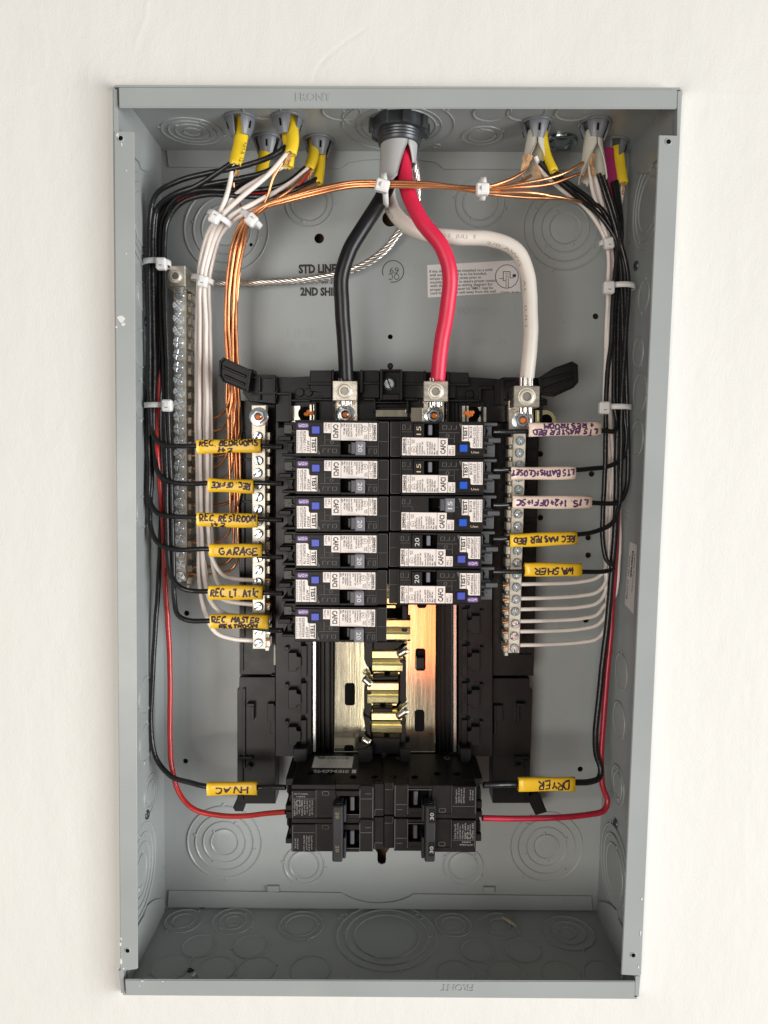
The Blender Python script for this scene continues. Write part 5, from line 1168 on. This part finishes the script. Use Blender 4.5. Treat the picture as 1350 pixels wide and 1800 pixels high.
sleeve((898,832),(1011,831),23,YL,[('LTS BATHS+CLOSET',.03,1.0,.26,.46)],True,PSLEEVE,INKV,'pale sleeve hand lettered LTS BATHS+CLOSET upside down',9)
sleeve((900,882),(1039,883),23,YL,[('LTS. 1+2+OFFI+SC',.05,.96,.30,.46)],True,PSLEEVE,INKV,'pale sleeve hand lettered LTS. 1+2+OFFI+SC upside down',10)
sleeve((896,950),(1013,946),24,YL,[('REC MASTER BED',.04,.96,.28,.44)],True,YSLEEVE,INKP,'yellow sleeve hand lettered REC MASTER BED upside down',11)
sleeve((922,1001),(1022,1002),24,YL,[('WASHER',.14,.86,.34,.52)],True,YSLEEVE,INKP,'yellow sleeve hand lettered WASHER upside down',12)
sleeve((911,1379),(1010,1378),25,42,[('DRYER',.10,.68,.2,.62)],True,YSLEEVE,INKP,'yellow sleeve hand lettered DRYER upside down, bottom right',13)
# brown end of the third pale sleeve
# ------------------------------------------------------------------ cable ties
def tie(px, py, Y, ang, rb, ry, head, label, hs=1.0, rotb=0.0):
    """bundle centre at (px, py, Y); ang = direction of the bundle in the picture; rb, ry half sizes of the loop; head = (pixel x, pixel y) of the lock"""
    C_ = at(px, py, Y); a = Vector((math.cos(ang),0,math.sin(ang))); b = Vector((-math.sin(ang),0,math.cos(ang)))
    n = 30; mb = MB(); vs = []; fs = []
    for i in range(n):
        t = 2*PI*i/n; d = b*math.cos(t)*rb+Vector((0,-1,0))*math.sin(t)*ry; nr_ = (b*math.cos(t)/rb+Vector((0,-1,0))*math.sin(t)/ry).normalized()
        for s, o_ in ((-1.9,0),(1.9,0),(1.9,1.0),(-1.9,1.0)): vs.append(C_+d+nr_*o_+a*s)
    for i in range(n):
        j = (i+1) % n
        for k in range(4): fs.append((i*4+k, i*4+(k+1) % 4, j*4+(k+1) % 4, j*4+k))
    mb.add(vs, fs, True)
    hp = at(head[0], head[1], Y-ry-1.6); base = Vector((C_.x, Y-ry, C_.z))
    t = thing('cable_tie', label, 'cable tie', base, 'white cable ties'); make('strap', mb, NYLON, t)
    h = MB(); w, l, d = 3.5*hs, 4.0*hs, 2.6*hs; h.box(-w,w,-d,d,-l,l,1.0); h.box(-w*.55,w*.55,-d-.35,-d+.3,-l*.55,l*.2,.2)
    R = Matrix.Rotation(-ang-PI/2+rotb, 3, 'Y'); h.xf(lambda v: hp+R@v); ho = make('head', h, NYLON, t)
    g_ = MB(); g_.box(-w*.3,w*.3,-d-.45,-d-.3,l*.3,l*.42,0); g_.xf(lambda v: hp+R@v); make('latch_slot', g_, EMB if False else GREYC, ho)
V_ = PI/2
tie(676,335,36,.1,9,17,(672,327),'cable tie binding copper wires to the thick white cable at top centre',1.15,.35)
tie(848,332,29,.0,6.5,6,(848,333),'cable tie on the straight copper bundle right of the thick cables',1.1)
tie(386,384,46,-2.1,8.5,6,(378,383),'cable tie on the white wires where they bend at the upper left',1.05)
tie(440,385,47,-2.2,8.5,7,(442,387),'cable tie on the copper bend at the upper left',1.05,.1)
tie(276,463,54,V_,9.0,8,(284,464),'upper cable tie on the black bundle along the left wall',1.05)
tie(356,492,69,V_-.25,7.5,7,(357,495),'cable tie on the white wires beside the ground bar lug',1.05)
tie(279,713,53,V_,9.5,9,(294,713),'lower cable tie on the black bundle along the left wall',1.05)
tie(1072,426,63,V_+.15,7,6,(1070,428),'cable tie on the white wires in the upper right, above another tie',1.0)
tie(1090,505,57,V_,9.8,9,(1070,506),'cable tie on the right bundle level with the instruction sticker',1.1)
tie(1084,716,56,V_,9.6,9,(1062,717),'lower cable tie on the right bundle above the LTS MASTER BED sleeve',1.1)
for o in bpy.data.objects:
    for k in ('_o', '_p'):
        if k in o: del o[k]
